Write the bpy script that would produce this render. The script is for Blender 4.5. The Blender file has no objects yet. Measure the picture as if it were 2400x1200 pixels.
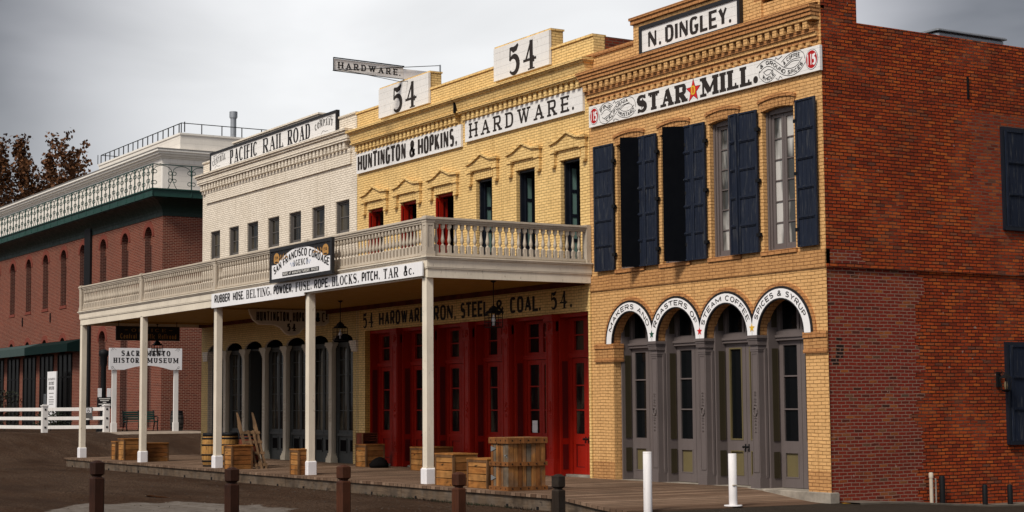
import bpy, bmesh, math, random
from math import sin, cos, pi, radians, sqrt
from mathutils import Vector, Matrix
random.seed(7)
SC = bpy.context.scene
COL = SC.collection

# ------------------------------------------------------------------ camera
cam_d = bpy.data.cameras.new("camera"); cam = bpy.data.objects.new("camera", cam_d); COL.objects.link(cam)
cam_d.sensor_width = 36.0; cam_d.lens = 59.49; cam_d.clip_end = 3000; cam_d.clip_start = 0.1
YAW, PIT, ROL = radians(58.36878), radians(4.96618), radians(-0.43289)
cf = Vector((-sin(YAW)*cos(PIT), cos(YAW)*cos(PIT), sin(PIT)))
cr = Vector((cos(YAW), sin(YAW), 0)); cu = cr.cross(cf)
r2 = cr*cos(ROL) + cu*sin(ROL); u2 = -cr*sin(ROL) + cu*cos(ROL)
cam.matrix_world = Matrix(((r2.x, u2.x, -cf.x, 24.63), (r2.y, u2.y, -cf.y, -22.32), (r2.z, u2.z, -cf.z, 2.05), (0, 0, 0, 1)))
SC.camera = cam

# ------------------------------------------------------------------ light
SUN_EL, SUN_AZ = radians(46), radians(-68)          # azimuth of the sun, measured from +X
sun_d = bpy.data.lights.new("sun", 'SUN'); sun = bpy.data.objects.new("sun", sun_d); COL.objects.link(sun)
sun_d.energy = 1.5; sun_d.angle = radians(14); sun_d.color = (1.0, 0.93, 0.82)
to_sun = Vector((cos(SUN_EL)*cos(SUN_AZ), cos(SUN_EL)*sin(SUN_AZ), sin(SUN_EL)))
sun.rotation_euler = to_sun.to_track_quat('Z', 'Y').to_euler(); sun.location = (0, 0, 60)

W = bpy.data.worlds.new("World"); SC.world = W; W.use_nodes = True
def build_world():
    nt = W.node_tree; N = nt.nodes; L = nt.links; N.clear()
    out = N.new('ShaderNodeOutputWorld'); bg = N.new('ShaderNodeBackground'); bg.inputs[1].default_value = 0.10
    sky = N.new('ShaderNodeTexSky'); sky.sky_type = 'NISHITA'; sky.sun_disc = False
    sky.sun_elevation = SUN_EL; sky.sun_rotation = pi/2 - SUN_AZ
    tc = N.new('ShaderNodeTexCoord')
    # cloud deck: stretched noise over the direction
    mp = N.new('ShaderNodeMapping'); mp.inputs['Scale'].default_value = (1.6, 1.6, 4.2)
    L.new(tc.outputs['Generated'], mp.inputs[0])
    n1 = N.new('ShaderNodeTexNoise'); n1.inputs['Scale'].default_value = 3.1; n1.inputs['Detail'].default_value = 4; n1.inputs['Roughness'].default_value = .5
    n1.inputs['Distortion'].default_value = .4
    L.new(mp.outputs[0], n1.inputs['Vector'])
    # thin bright part of the overcast above the middle of the street
    def spot(d, lo, hi, ease='SMOOTHERSTEP'):
        dp = N.new('ShaderNodeVectorMath'); dp.operation = 'DOT_PRODUCT'; dp.inputs[1].default_value = Vector(d).normalized()
        L.new(tc.outputs['Generated'], dp.inputs[0])
        mr = N.new('ShaderNodeMapRange'); mr.interpolation_type = ease
        mr.inputs[1].default_value = lo; mr.inputs[2].default_value = hi
        L.new(dp.outputs['Value'], mr.inputs[0]); return mr.outputs[0]
    s1 = spot(BRIGHT, cos(radians(17.5)), cos(radians(3.0)), 'SMOOTHSTEP')
    s2 = spot((0.45, -1, .6), -.2, .9)
    def math_(op, a, b):
        m = N.new('ShaderNodeMath'); m.operation = op
        for i, v in enumerate((a, b)):
            if isinstance(v, (int, float)): m.inputs[i].default_value = v
            else: L.new(v, m.inputs[i])
        return m.outputs[0]
    base = math_('MULTIPLY_ADD', n1.outputs['Fac'], 2.2); base.node.inputs[2].default_value = -.38
    v = math_('ADD', base, math_('MULTIPLY', s1, 3.45))
    v = math_('ADD', v, math_('MULTIPLY', s2, 2.3))
    cc = N.new('ShaderNodeMix'); cc.data_type = 'RGBA'; cc.blend_type = 'MULTIPLY'; cc.inputs[0].default_value = 1
    tint = N.new('ShaderNodeMix'); tint.data_type = 'RGBA'; L.new(s1, tint.inputs[0])
    tint.inputs[6].default_value = (.985, .975, 1.03, 1); tint.inputs[7].default_value = (1.0, .995, .99, 1)
    L.new(tint.outputs[2], cc.inputs[6]); L.new(v, cc.inputs[7])
    mx = N.new('ShaderNodeMix'); mx.data_type = 'RGBA'; mx.inputs[0].default_value = .94
    L.new(sky.outputs[0], mx.inputs[6]); L.new(cc.outputs[2], mx.inputs[7])
    L.new(mx.outputs[2], bg.inputs[0]); L.new(bg.outputs[0], out.inputs[0])
BRIGHT = cf + r2*((1060-1200)/3966.) - u2*((210-600)/3966.)
build_world()
SC.view_settings.view_transform = 'Standard'; SC.view_settings.look = 'None'
SC.view_settings.gamma = 1; SC.view_settings.exposure = 1.17
try: SC.view_settings.use_curve_mapping = False
except Exception: pass

# ------------------------------------------------------------------ materials
MATS = {}
class NB:
    """small helper round one material's node tree"""
    def __init__(s, name):
        s.m = bpy.data.materials.new(name); s.m.use_nodes = True
        s.N = s.m.node_tree.nodes; s.L = s.m.node_tree.links
        s.b = s.N['Principled BSDF']; MATS[name] = s.m
    def inp(s, sock, v):
        if isinstance(v, bpy.types.NodeSocket): s.L.new(v, sock)
        elif isinstance(v, (tuple, list)) and len(v) == 3 and sock.type == 'RGBA': sock.default_value = (*v, 1)
        else: sock.default_value = v
    def mth(s, op, a, b=0., c=0.):
        n = s.N.new('ShaderNodeMath'); n.operation = op
        s.inp(n.inputs[0], a); s.inp(n.inputs[1], b); s.inp(n.inputs[2], c); return n.outputs[0]
    def mix(s, f, a, b, mode='MIX'):
        n = s.N.new('ShaderNodeMix'); n.data_type = 'RGBA'; n.blend_type = mode
        s.inp(n.inputs[0], f); s.inp(n.inputs[6], a); s.inp(n.inputs[7], b); return n.outputs[2]
    def pos(s): return s.N.new('ShaderNodeNewGeometry').outputs['Position']
    def obj(s): return s.N.new('ShaderNodeTexCoord').outputs['Object']
    def mapp(s, v, sc=(1, 1, 1), loc=(0, 0, 0)):
        n = s.N.new('ShaderNodeMapping'); n.inputs['Scale'].default_value = sc; n.inputs['Location'].default_value = loc
        s.L.new(v, n.inputs[0]); return n.outputs[0]
    def noise(s, v, scale, detail=4, rough=.55, dist=0, out='Fac'):
        n = s.N.new('ShaderNodeTexNoise'); n.inputs['Scale'].default_value = scale; n.inputs['Detail'].default_value = detail
        n.inputs['Roughness'].default_value = rough; n.inputs['Distortion'].default_value = dist
        s.L.new(v, n.inputs['Vector']); return n.outputs[out]
    def rng(s, v, a, b, c=0., d=1.):
        n = s.N.new('ShaderNodeMapRange'); s.L.new(v, n.inputs[0])
        for i, q in enumerate((a, b, c, d)): n.inputs[i+1].default_value = q
        return n.outputs[0]
    def ramp(s, v, stops, interp='LINEAR'):
        n = s.N.new('ShaderNodeValToRGB'); n.color_ramp.interpolation = interp; e = n.color_ramp.elements
        while len(e) < len(stops): e.new(.5)
        for q, (p, c) in zip(e, stops): q.position = p; q.color = (*c, 1)
        s.L.new(v, n.inputs[0]); return n.outputs[0]
    def sep(s, v):
        n = s.N.new('ShaderNodeSeparateXYZ'); s.L.new(v, n.inputs[0]); return n.outputs
    def comb(s, x, y, z=0.):
        n = s.N.new('ShaderNodeCombineXYZ')
        for i, q in enumerate((x, y, z)): s.inp(n.inputs[i], q)
        return n.outputs[0]
    def bump(s, h, strength=.5, dist=.01):
        n = s.N.new('ShaderNodeBump'); n.inputs['Strength'].default_value = strength; n.inputs['Distance'].default_value = dist
        s.L.new(h, n.inputs['Height']); s.L.new(n.outputs[0], s.b.inputs['Normal'])
    def done(s, col, rough=.7, spec=.3, metal=0.):
        s.inp(s.b.inputs['Base Color'], col); s.inp(s.b.inputs['Roughness'], rough)
        s.b.inputs['Specular IOR Level'].default_value = spec; s.b.inputs['Metallic'].default_value = metal
        return s.m

def brick_uv(k, wob=.018):
    p = k.pos(); x, y, z = k.sep(p)
    u = k.mth('ADD', x, y)
    uv = k.comb(u, z, 0.)
    n = k.noise(p, 2.2, 3, .6, out='Color')
    d = k.N.new('ShaderNodeVectorMath'); d.operation = 'MULTIPLY_ADD'; k.L.new(n, d.inputs[0])
    d.inputs[1].default_value = (wob*2, wob*2, 0)
    k.L.new(uv, d.inputs[2]); return d.outputs[0], p, u, z
def brick_node(k, uv, w=.212, h=.0685, mort=.008, smooth=.25, off=.5):
    n = k.N.new('ShaderNodeTexBrick'); k.L.new(uv, n.inputs['Vector']); n.offset = off
    n.inputs['Color1'].default_value = (0, 0, 0, 1); n.inputs['Color2'].default_value = (1, 1, 1, 1); n.inputs['Mortar'].default_value = (.5, .5, .5, 1)
    n.inputs['Scale'].default_value = 1; n.inputs['Mortar Size'].default_value = mort; n.inputs['Mortar Smooth'].default_value = smooth
    n.inputs['Bias'].default_value = 0; n.inputs['Brick Width'].default_value = w; n.inputs['Row Height'].default_value = h
    return n.outputs['Color'], n.outputs['Fac']
def painted_brick(name, c, dirt, seam=.56, var=.07, bump=.85):
    k = NB(name); uv, p, u, z = brick_uv(k)
    g, f = brick_node(k, uv)
    a = [q*(1-var) for q in c]; b = [min(1, q*(1+var)) for q in c]
    col = k.mix(g, tuple(a), tuple(b))
    big = k.noise(p, .55, 5, .6); col = k.mix(k.rng(big, .45, .75, 0, .45), col, dirt)
    st = k.noise(k.mapp(p, (5, 5, .5)), 1.5, 4, .65); col = k.mix(k.rng(st, .52, .8, 0, .6), col, tuple(q*.55 for q in dirt))
    sm = k.noise(p, 14, 3, .6); col = k.mix(k.rng(sm, .62, .74, 0, .4), col, tuple(q*.8 for q in dirt))
    fm = k.mth('MULTIPLY', f, k.rng(k.noise(p, 6, 2), .3, .6, .5, 1.0))
    col = k.mix(fm, col, tuple(q*seam for q in dirt))
    hgt = k.mth('ADD', k.mth('MULTIPLY', f, -1.), k.mth('MULTIPLY', g, .35))
    hgt = k.mth('ADD', hgt, k.mth('MULTIPLY', k.noise(p, 22, 4, .6), .7))
    k.bump(hgt, bump, .014)
    return k.done(col, .75, .25)
def red_wall_mat():
    k = NB('old_red_brick'); uv, p, u, z = brick_uv(k, .016)
    g, f = brick_node(k, uv, mort=.010)
    x, y, _ = k.sep(p)
    old = k.ramp(g, [(0, (.21, .030, .010)), (.22, (.31, .044, .011)), (.6, (.385, .060, .013)), (.85, (.46, .098, .018)), (.95, (.31, .08, .028)), (1., (.14, .048, .030))])
    new = k.ramp(g, [(0, (.05, .020, .014)), (.08, (.17, .020, .011)), (.5, (.22, .024, .012)), (.82, (.19, .022, .012)), (.94, (.31, .085, .022)), (1., (.10, .055, .036))])
    # the rebuilt patch with pale joints: toothed edge that follows the courses
    row = k.mth('FLOOR', k.mth('DIVIDE', z, .137))
    wn = k.N.new('ShaderNodeTexWhiteNoise'); wn.noise_dimensions = '1D'; k.L.new(row, wn.inputs['W'])
    jit = k.mth('MULTIPLY_ADD', wn.outputs['Value'], .3, -.15)
    drift = k.mth('MULTIPLY_ADD', k.noise(k.comb(0., 0., z), .8, 2), 1.1, -.55)
    edge = k.mth('ADD', 2.45, k.mth('ADD', jit, drift))
    m1 = k.mth('MULTIPLY', k.mth('LESS_THAN', y, edge), k.mth('LESS_THAN', z, 4.63))
    e2 = k.mth('ADD', 4.1, jit)
    m2 = k.mth('MULTIPLY', k.mth('GREATER_THAN', y, e2), k.mth('MULTIPLY', k.mth('GREATER_THAN', z, 5.4), k.mth('LESS_THAN', z, 8.05)))
    m3 = k.mth('MULTIPLY', k.mth('LESS_THAN', k.mth('ADD', y, k.mth('MULTIPLY', jit, 3.)), .95), k.mth('MULTIPLY', k.mth('GREATER_THAN', z, 4.72), k.mth('LESS_THAN', z, 4.98)))
    mk = k.mth('MAXIMUM', m1, k.mth('MAXIMUM', k.mth('MULTIPLY', m2, .45), m3))
    col = k.mix(mk, old, new)
    big = k.noise(p, .7, 5, .6); col = k.mix(k.rng(big, .45, .75, 0, .5), col, (.10, .018, .008))
    soot = k.noise(k.mapp(p, (1, 1, .6)), 1.9, 5, .65); col = k.mix(k.rng(soot, .58, .82, 0, .4), col, (.03, .013, .010))
    sm = k.noise(p, 30, 3, .6); col = k.mix(k.rng(sm, .55, .75, 0, .5), col, (.05, .016, .010))
    mort = k.mix(k.rng(mk, 0, 1), (.030, .011, .007), (.26, .15, .11))
    pale = k.noise(k.mapp(p, (1, 1.2, 5)), 1.5, 3); mort = k.mix(k.rng(pale, .66, .74, 0, .5), mort, (.24, .15, .11))
    tone = k.noise(k.mapp(p, (1, .35, 1)), 1.1, 6, .7, .8); col = k.mix(k.rng(tone, .40, .30, 0, .55), col, (.42, .13, .035)); col = k.mix(k.rng(tone, .58, .75, 0, .45), col, (.13, .030, .016))
    pt = k.noise(p, .9, 4, .65); mort = k.mix(k.rng(pt, .52, .66, 0, .5), mort, (.20, .115, .08))
    col = k.mix(f, col, mort)
    chip = k.noise(p, 7.5, 2, .5); col = k.mix(k.rng(chip, .735, .76, 0, .55), col, (.4, .3, .24))
    # a burnt crack near the corner
    cr_ = k.mth('MULTIPLY', k.mth('LESS_THAN', k.mth('ABSOLUTE', k.mth('SUBTRACT', y, k.mth('ADD', .38, k.mth('MULTIPLY', jit, 1.3)))), .10),
                k.mth('MULTIPLY', k.mth('GREATER_THAN', z, 2.7), k.mth('LESS_THAN', z, 3.42)))
    col = k.mix(k.mth('MULTIPLY', cr_, k.mth('GREATER_THAN', g, .52)), col, (.022, .010, .008))
    hgt = k.mth('ADD', k.mth('MULTIPLY', f, k.mth('MULTIPLY_ADD', mk, .75, -1.25)), k.mth('MULTIPLY', g, .45))
    hgt = k.mth('ADD', hgt, k.mth('MULTIPLY', k.noise(p, 26, 4, .65), .8))
    k.bump(hgt, 1., .016); return k.done(col, .85, .15)
def plain_brick(name, cols, mortar, w=.212, h=.0685, mort=.011, bump=.7):
    k = NB(name); uv, p, u, z = brick_uv(k, .004)
    g, f = brick_node(k, uv, w, h, mort)
    n = len(cols); col = k.ramp(g, [(i/(n-1), c) for i, c in enumerate(cols)])
    big = k.noise(p, .35, 4); col = k.mix(k.rng(big, .4, .7, 0, .4), col, tuple(q*.55 for q in cols[0]))
    col = k.mix(f, col, mortar)
    k.bump(k.mth('MULTIPLY_ADD', f, -1., k.mth('MULTIPLY', k.noise(p, 20), .5)), bump, .01); return k.done(col, .85, .15)
def paint(name, c, rough=.55, spec=.35, dirt=.5, worn=None, seam=0., bump=.25, streak=.3, wsc=(6, 6, 2.2), wth=(.62, .68, 0, .85)):
    """brushed paint on wood or iron: soft colour drift, streaks that run down, chips to what lies under the paint"""
    k = NB(name); p = k.pos()
    col = k.mix(k.rng(k.noise(p, 1.3, 5, .6), .35, .75, 0, dirt), c, tuple(q*.62 for q in c))
    st = k.noise(k.mapp(p, (9, 9, .8)), 1.6, 4, .6); col = k.mix(k.rng(st, .5, .78, 0, streak), col, tuple(q*.45 for q in c))
    h = k.noise(p, 35, 3)
    if seam:
        x, y, z = k.sep(p); fr = k.mth('FRACT', k.mth('DIVIDE', z, seam))
        ln = k.mth('LESS_THAN', fr, .035); col = k.mix(k.mth('MULTIPLY', ln, .55), col, tuple(q*.3 for q in c))
        rown = k.N.new('ShaderNodeTexWhiteNoise'); rown.noise_dimensions = '1D'; k.L.new(k.mth('FLOOR', k.mth('DIVIDE', z, seam)), rown.inputs['W'])
        col = k.mix(k.mth('MULTIPLY', rown.outputs['Value'], .16), col, tuple(q*.7 for q in c))
        h = k.mth('ADD', h, k.mth('MULTIPLY', ln, -3.))
    if worn:
        w = k.noise(k.mapp(p, wsc), 3., 5, .7); col = k.mix(k.rng(w, *wth), col, worn)
    k.bump(h, bump, .004); return k.done(col, k.rng(k.noise(p, 5, 3), .2, .8, max(.05, rough-.15), rough+.15), spec)
def wood(name, c, c2, axis=2, knots=True, rough=.75, grey=.0):
    k = NB(name); p = k.obj()
    sc = [14., 14., 14.]; sc[axis] = 1.2
    g = k.noise(k.mapp(p, tuple(sc)), 2.2, 5, .65, .6)
    col = k.mix(k.rng(g, .3, .72), c, c2)
    brd = [1.1, 1.1, 1.1]; brd[axis] = .35
    b = k.noise(k.mapp(p, tuple(q*6 for q in brd)), 1.1, 1); col = k.mix(k.rng(b, .35, .7, 0, .7), col, tuple(q*.6 for q in c))
    if knots:
        v = k.noise(k.mapp(p, tuple(9 if i != axis else 4 for i in range(3))), 1., 1, .4); col = k.mix(k.rng(v, .72, .78, 0, .9), col, (.018, .009, .004))
    if grey: col = k.mix(k.rng(k.noise(p, 3.5, 4), .45, .65, 0, grey), col, (.13, .115, .10))
    col = k.mix(k.rng(k.noise(p, 3.1, 4), .45, .7, 0, .75), col, tuple(q*.22 for q in c))
    k.bump(g, .4, .004); return k.done(col, rough, .2)
def glass(name, c=(.006, .007, .008), rough=.06, spec=.5, tint=None):
    k = NB(name); p = k.pos(); col = c
    if tint: col = k.mix(k.rng(k.noise(k.mapp(p, (1.6, 1.6, .35)), 1.4, 3), .45, .6), c, tint)
    k.bump(k.noise(p, 2.3, 2), .12, .01); return k.done(col, rough, spec)
def flat(name, c, rough=.7, spec=.2, metal=0., var=.25):
    k = NB(name); p = k.pos()
    col = k.mix(k.rng(k.noise(p, 4, 4), .35, .7, 0, var), c, tuple(q*.55 for q in c)); return k.done(col, rough, spec, metal)

painted_brick('ochre_brick', (.66, .385, .158), (.48, .235, .075))
painted_brick('ochre_brown_brick', (.49, .255, .098), (.36, .155, .048))
painted_brick('brown_trim_brick', (.46, .215, .08), (.33, .13, .04))
painted_brick('yellow_brick', (.80, .55, .23), (.62, .38, .125))
painted_brick('yellow_deep_brick', (.58, .345, .085), (.44, .235, .045))
painted_brick('cream_brick', (.80, .715, .60), (.64, .54, .41), seam=.62)
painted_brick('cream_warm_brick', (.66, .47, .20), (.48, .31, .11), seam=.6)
red_wall_mat()
plain_brick('museum_brick', [(.095, .018, .011), (.145, .029, .016), (.17, .036, .019), (.125, .024, .014)], (.30, .185, .135), .23, .078, .010)
flat('museum_arch_brick', (.17, .042, .028), .85)
plain_brick('museum_dark_brick', [(.06, .02, .016), (.10, .026, .019)], (.20, .12, .095), .23, .078, .011)
plain_brick('raw_red_brick', [(.10, .020, .012), (.20, .032, .014), (.28, .06, .02)], (.13, .075, .05))
paint('sign_white', (.80, .78, .76), .6, .3, .22, worn=(.50, .46, .42), seam=.19, bump=.3, streak=.16)
paint('sign_white_smooth', (.82, .81, .82), .45, .4, .15, streak=.08)
flat('letter_black', (.014, .012, .013), .6, .25); flat('letter_faded', (.030, .024, .022), .75, .15)
flat('letter_red', (.42, .012, .012), .55); flat('letter_yellow', (.72, .43, .03), .55); flat('letter_green', (.012, .07, .045), .55)
flat('letter_white', (.8, .78, .74), .6); flat('letter_blue', (.38, .46, .66), .6); flat('letter_gold', (.45, .235, .07), .55); flat('letter_grey', (.13, .125, .12), .7)
flat('star_red', (.60, .02, .02), .5)
flat('sign_black', (.010, .009, .010), .45, .4)
paint('frame_black', (.013, .012, .013), .4, .4, .3)
paint('porch_cream', (.74, .66, .54), .55, .3, .45, worn=(.36, .30, .235), bump=.4, streak=.22)
paint('porch_ceiling', (.42, .25, .055), .6, .25, .25)
paint('rail_taupe', (.50, .43, .345), .6, .3, .5, worn=(.20, .165, .135), bump=.4, streak=.3)
paint('post_base_white', (.78, .76, .78), .5, .3, .2)
paint('bollard_white', (.72, .69, .69), .55, .25, .45, worn=(.16, .10, .07), wsc=(7, 7, 3), wth=(.67, .69, 0, .85), streak=.45)
paint('shutter_navy', (.011, .016, .031), .6, .18, .5, worn=(.070, .072, .074), bump=.35, streak=.5, wsc=(9, 9, .7), wth=(.54, .70, 0, .8))
paint('shutter_iron', (.0025, .003, .0045), .85, .03, .3)
paint('mauve_paint', (.128, .105, .101), .5, .35, .35, streak=.25); paint('olive_shaded', (.040,.032,.018), .6, .15, .3); paint('olive_paint', (.135, .108, .050), .55, .3, .3)
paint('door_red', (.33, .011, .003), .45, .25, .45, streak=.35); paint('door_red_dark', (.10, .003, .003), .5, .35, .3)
paint('slate_green_paint', (.055, .058, .055), .5, .3, .35); paint('window_grey', (.105, .095, .088), .5, .3, .35)
paint('pillar_cream', (.54, .475, .37), .5, .3, .35, streak=.3); paint('teal_paint', (.155, .265, .235), .5, .3, .3); paint('frame_navy', (.007, .010, .018), .45, .4, .3)
glass('dark_glass', (.004,.005,.006), .06, .28); glass('porch_glass', (.006, .006, .006), .07, .35, (.06, .05, .035))
glass('shade_glass', (.003, .003, .003), .25, .06); glass('streaked_glass', (.045, .045, .042), .08, .5, (.50, .48, .45)); glass('lamp_glass', (.16, .12, .07), .15, .5)  # pale upright streaks mixed into the colour of the upper panes
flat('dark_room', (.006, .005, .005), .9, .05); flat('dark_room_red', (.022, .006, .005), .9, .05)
flat('iron_black', (.007, .007, .008), .6, .15); flat('hinge_steel', (.32, .33, .33), .45, .5, .6)
paint('museum_green', (.010, .050, .040), .5, .35, .45); paint('museum_green_dark', (.006, .020, .015), .55, .3, .4); flat('awning_green', (.004, .014, .013), .8, .08); flat('awning_pale', (.05, .075, .072), .8, .08)
paint('museum_white', (.78, .73, .66), .55, .3, .2, seam=.28, streak=.15); paint('museum_trim_white', (.80, .76, .70), .55, .3, .2); flat('roof_grey', (.20, .19, .18), .9)
paint('fence_white', (.74, .71, .68), .5, .3, .3); flat('galvanised', (.36, .38, .40), .35, .5, .7)
flat('roof_tar', (.05, .047, .045), .9)
wood('crate_wood', (.42, .18, .045), (.19, .066, .015), 0); wood('crate_wood_shaded_y', (.27, .105, .027), (.13, .042, .010), 1)  # the y copy is darkened: painted shade for the crates' x-facing sides
wood('crate_batten', (.20, .10, .042), (.075, .036, .016), 2); wood('crate_red_wood', (.17, .040, .018), (.10, .025, .011), 0); wood('crate_red_wood_y', (.15, .032, .014), (.08, .02, .009), 1)
wood('rough_plank', (.40, .18, .052), (.13, .052, .017), 2, True, .8, .5)
wood('rough_plank_grey', (.20, .145, .095), (.085, .058, .036), 2, True, .85, .6); wood('rough_plank_dark', (.27, .105, .028), (.10, .036, .012), 2, True, .8); wood('crate_wood_pale', (.50, .245, .075), (.27, .11, .03), 0); wood('crate_wood_pale_shaded_y', (.36, .16, .046), (.18, .07, .018), 1)  # pale y copy likewise carries side shade in its colour
wood('barrel_wood', (.50, .27, .08), (.34, .155, .04), 2); wood('old_barrel_wood', (.10, .085, .075), (.05, .043, .04), 2); wood('sled_wood', (.21, .125, .065), (.10, .055, .028), 2)
wood('bollard_wood', (.045, .015, .007), (.022, .008, .004), 2, False, .5); wood('bollard_wood_red', (.085, .028, .012), (.042, .013, .006), 2, False, .5); wood('bollard_wood_old', (.030, .019, .012), (.012, .008, .006), 2, True, .75, .15)
wood('rim_timber', (.16, .112, .075), (.055, .036, .022), 0, True, .85, .35)
def deck_mat():
    k = NB('deck_boards'); p = k.pos(); x, y, z = k.sep(p)
    q = k.mth('DIVIDE', x, .19); fr = k.mth('FRACT', q); fl = k.mth('FLOOR', q)
    wn = k.N.new('ShaderNodeTexWhiteNoise'); wn.noise_dimensions = '1D'; k.L.new(fl, wn.inputs['W'])
    col = k.mix(wn.outputs['Value'], (.105, .060, .038), (.29, .195, .135))
    gr = k.noise(k.mapp(p, (26, 1.3, 1)), 1.5, 5, .65, .4); col = k.mix(k.rng(gr, .38, .7, 0, .7), col, (.075, .048, .033))
    dt = k.noise(p, .9, 4); col = k.mix(k.rng(dt, .42, .65, 0, .7), col, (.10, .066, .045))
    ln = k.mth('LESS_THAN', fr, .09); col = k.mix(ln, col, (.010, .007, .005))
    k.bump(k.mth('ADD', k.mth('MULTIPLY', gr, .5), k.mth('ADD', k.mth('MULTIPLY', ln, -2.), k.mth('MULTIPLY', wn.outputs['Value'], .6))), .8, .012)
    return k.done(col, .85, .06)
deck_mat()
def ground_mat():
    k = NB('street_dirt'); p = k.pos(); x, y, z = k.sep(p)
    n = k.noise(p, .35, 6, .6); col = k.mix(k.rng(n, .35, .65), (.066, .036, .0215), (.125, .077, .050))
    rut = k.noise(k.mapp(p, (.22, 1.5, 1)), 1.2, 6, .65, .5); col = k.mix(k.rng(rut, .44, .62, 0, .85), col, (.135, .092, .064))
    dry = k.noise(k.mapp(p, (.5, 1., 1)), .33, 5, .7, .6); col = k.mix(k.rng(dry, .48, .60, 0, .65), col, (.17, .118, .085))
    wet = k.noise(k.mapp(p, (.3, 1., 1)), .55, 5, .6, .3); wm = k.rng(wet, .5, .62); col = k.mix(k.mth('MULTIPLY', wm, .55), col, (.012, .0075, .005))
    fine = k.noise(p, 15, 5, .75); col = k.mix(k.rng(fine, .42, .62, 0, .75), (.040, .022, .0135), col)
    pb = k.noise(p, 34, 3, .7); col = k.mix(k.rng(pb, .60, .72, 0, .6), col, (.085, .056, .036))
    sp = k.noise(p, 9, 4, .7); col = k.mix(k.rng(sp, .55, .75, 0, .5), col, (.026, .016, .011))
    # asphalt past the end of the boardwalk and the pale skim of concrete in the street
    wob = k.mth('MULTIPLY_ADD', k.noise(p, 1.3, 4), .9, -.45)
    asp = k.rng(k.mth('ADD', x, wob), -1.9, -1.5); ag = k.noise(p, 60, 2, .7)
    acol = k.mix(k.rng(ag, .4, .7), (.028, .021, .016), (.075, .060, .046)); acol = k.mix(k.rng(k.noise(p, .8, 4), .4, .7, 0, .5), acol, (.05, .042, .034))
    col = k.mix(asp, col, acol)
    dx = k.mth('DIVIDE', k.mth('ADD', x, 7.2), 3.6); dy = k.mth('DIVIDE', k.mth('ADD', y, 10.6), 2.3)
    rr = k.mth('ADD', k.mth('POWER', k.mth('ABSOLUTE', dx), 2.), k.mth('POWER', k.mth('ABSOLUTE', dy), 2.))
    rr = k.mth('ADD', rr, k.mth('MULTIPLY', wob, 1.1)); pm = k.rng(rr, .86, .97, 1., 0.)
    pc = k.mix(k.rng(k.noise(p, 3., 5, .7), .4, .7), (.21, .182, .158), (.12, .098, .080))
    col = k.mix(pm, col, pc)
    k.bump(k.mth('ADD', k.mth('MULTIPLY', n, 1.2), k.mth('ADD', k.mth('MULTIPLY', rut, 1.5), k.mth('ADD', k.mth('MULTIPLY', fine, 1.1), k.mth('MULTIPLY', pb, .5)))), 1., .06)
    return k.done(col, k.mth('MULTIPLY_ADD', wm, -.2, .95), .04)
ground_mat()
def concrete(name, c):
    k = NB(name); p = k.pos(); n = k.noise(p, 3.5, 6, .65)
    col = k.mix(k.rng(n, .35, .7), c, tuple(q*.5 for q in c)); k.bump(k.noise(p, 30, 4), .4, .006); return k.done(col, .85, .2)
concrete('stone_base', (.33, .29, .24)); concrete('kerb_concrete', (.15, .125, .10)); concrete('walk_concrete', (.33, .26, .20))
flat('road_yellow', (.50, .27, .03), .8); flat('puddle_water', (.012, .009, .007), .04, .6)
def leaf_mat(name, a, b, c):
    k = NB(name); p = k.pos(); g = k.noise(p, 2.6, 2); col = k.mix(k.rng(g, .35, .65), a, b)
    col = k.mix(k.rng(k.noise(p, .7, 2), .45, .65, 0, .7), col, c); return k.done(col, .75, .2)
leaf_mat('autumn_leaf', (.15, .062, .022), (.085, .034, .013), (.042, .020, .010)); leaf_mat('dark_leaf', (.012, .018, .009), (.025, .030, .014), (.02, .007, .006))
flat('bark', (.055, .042, .034), .9)

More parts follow.
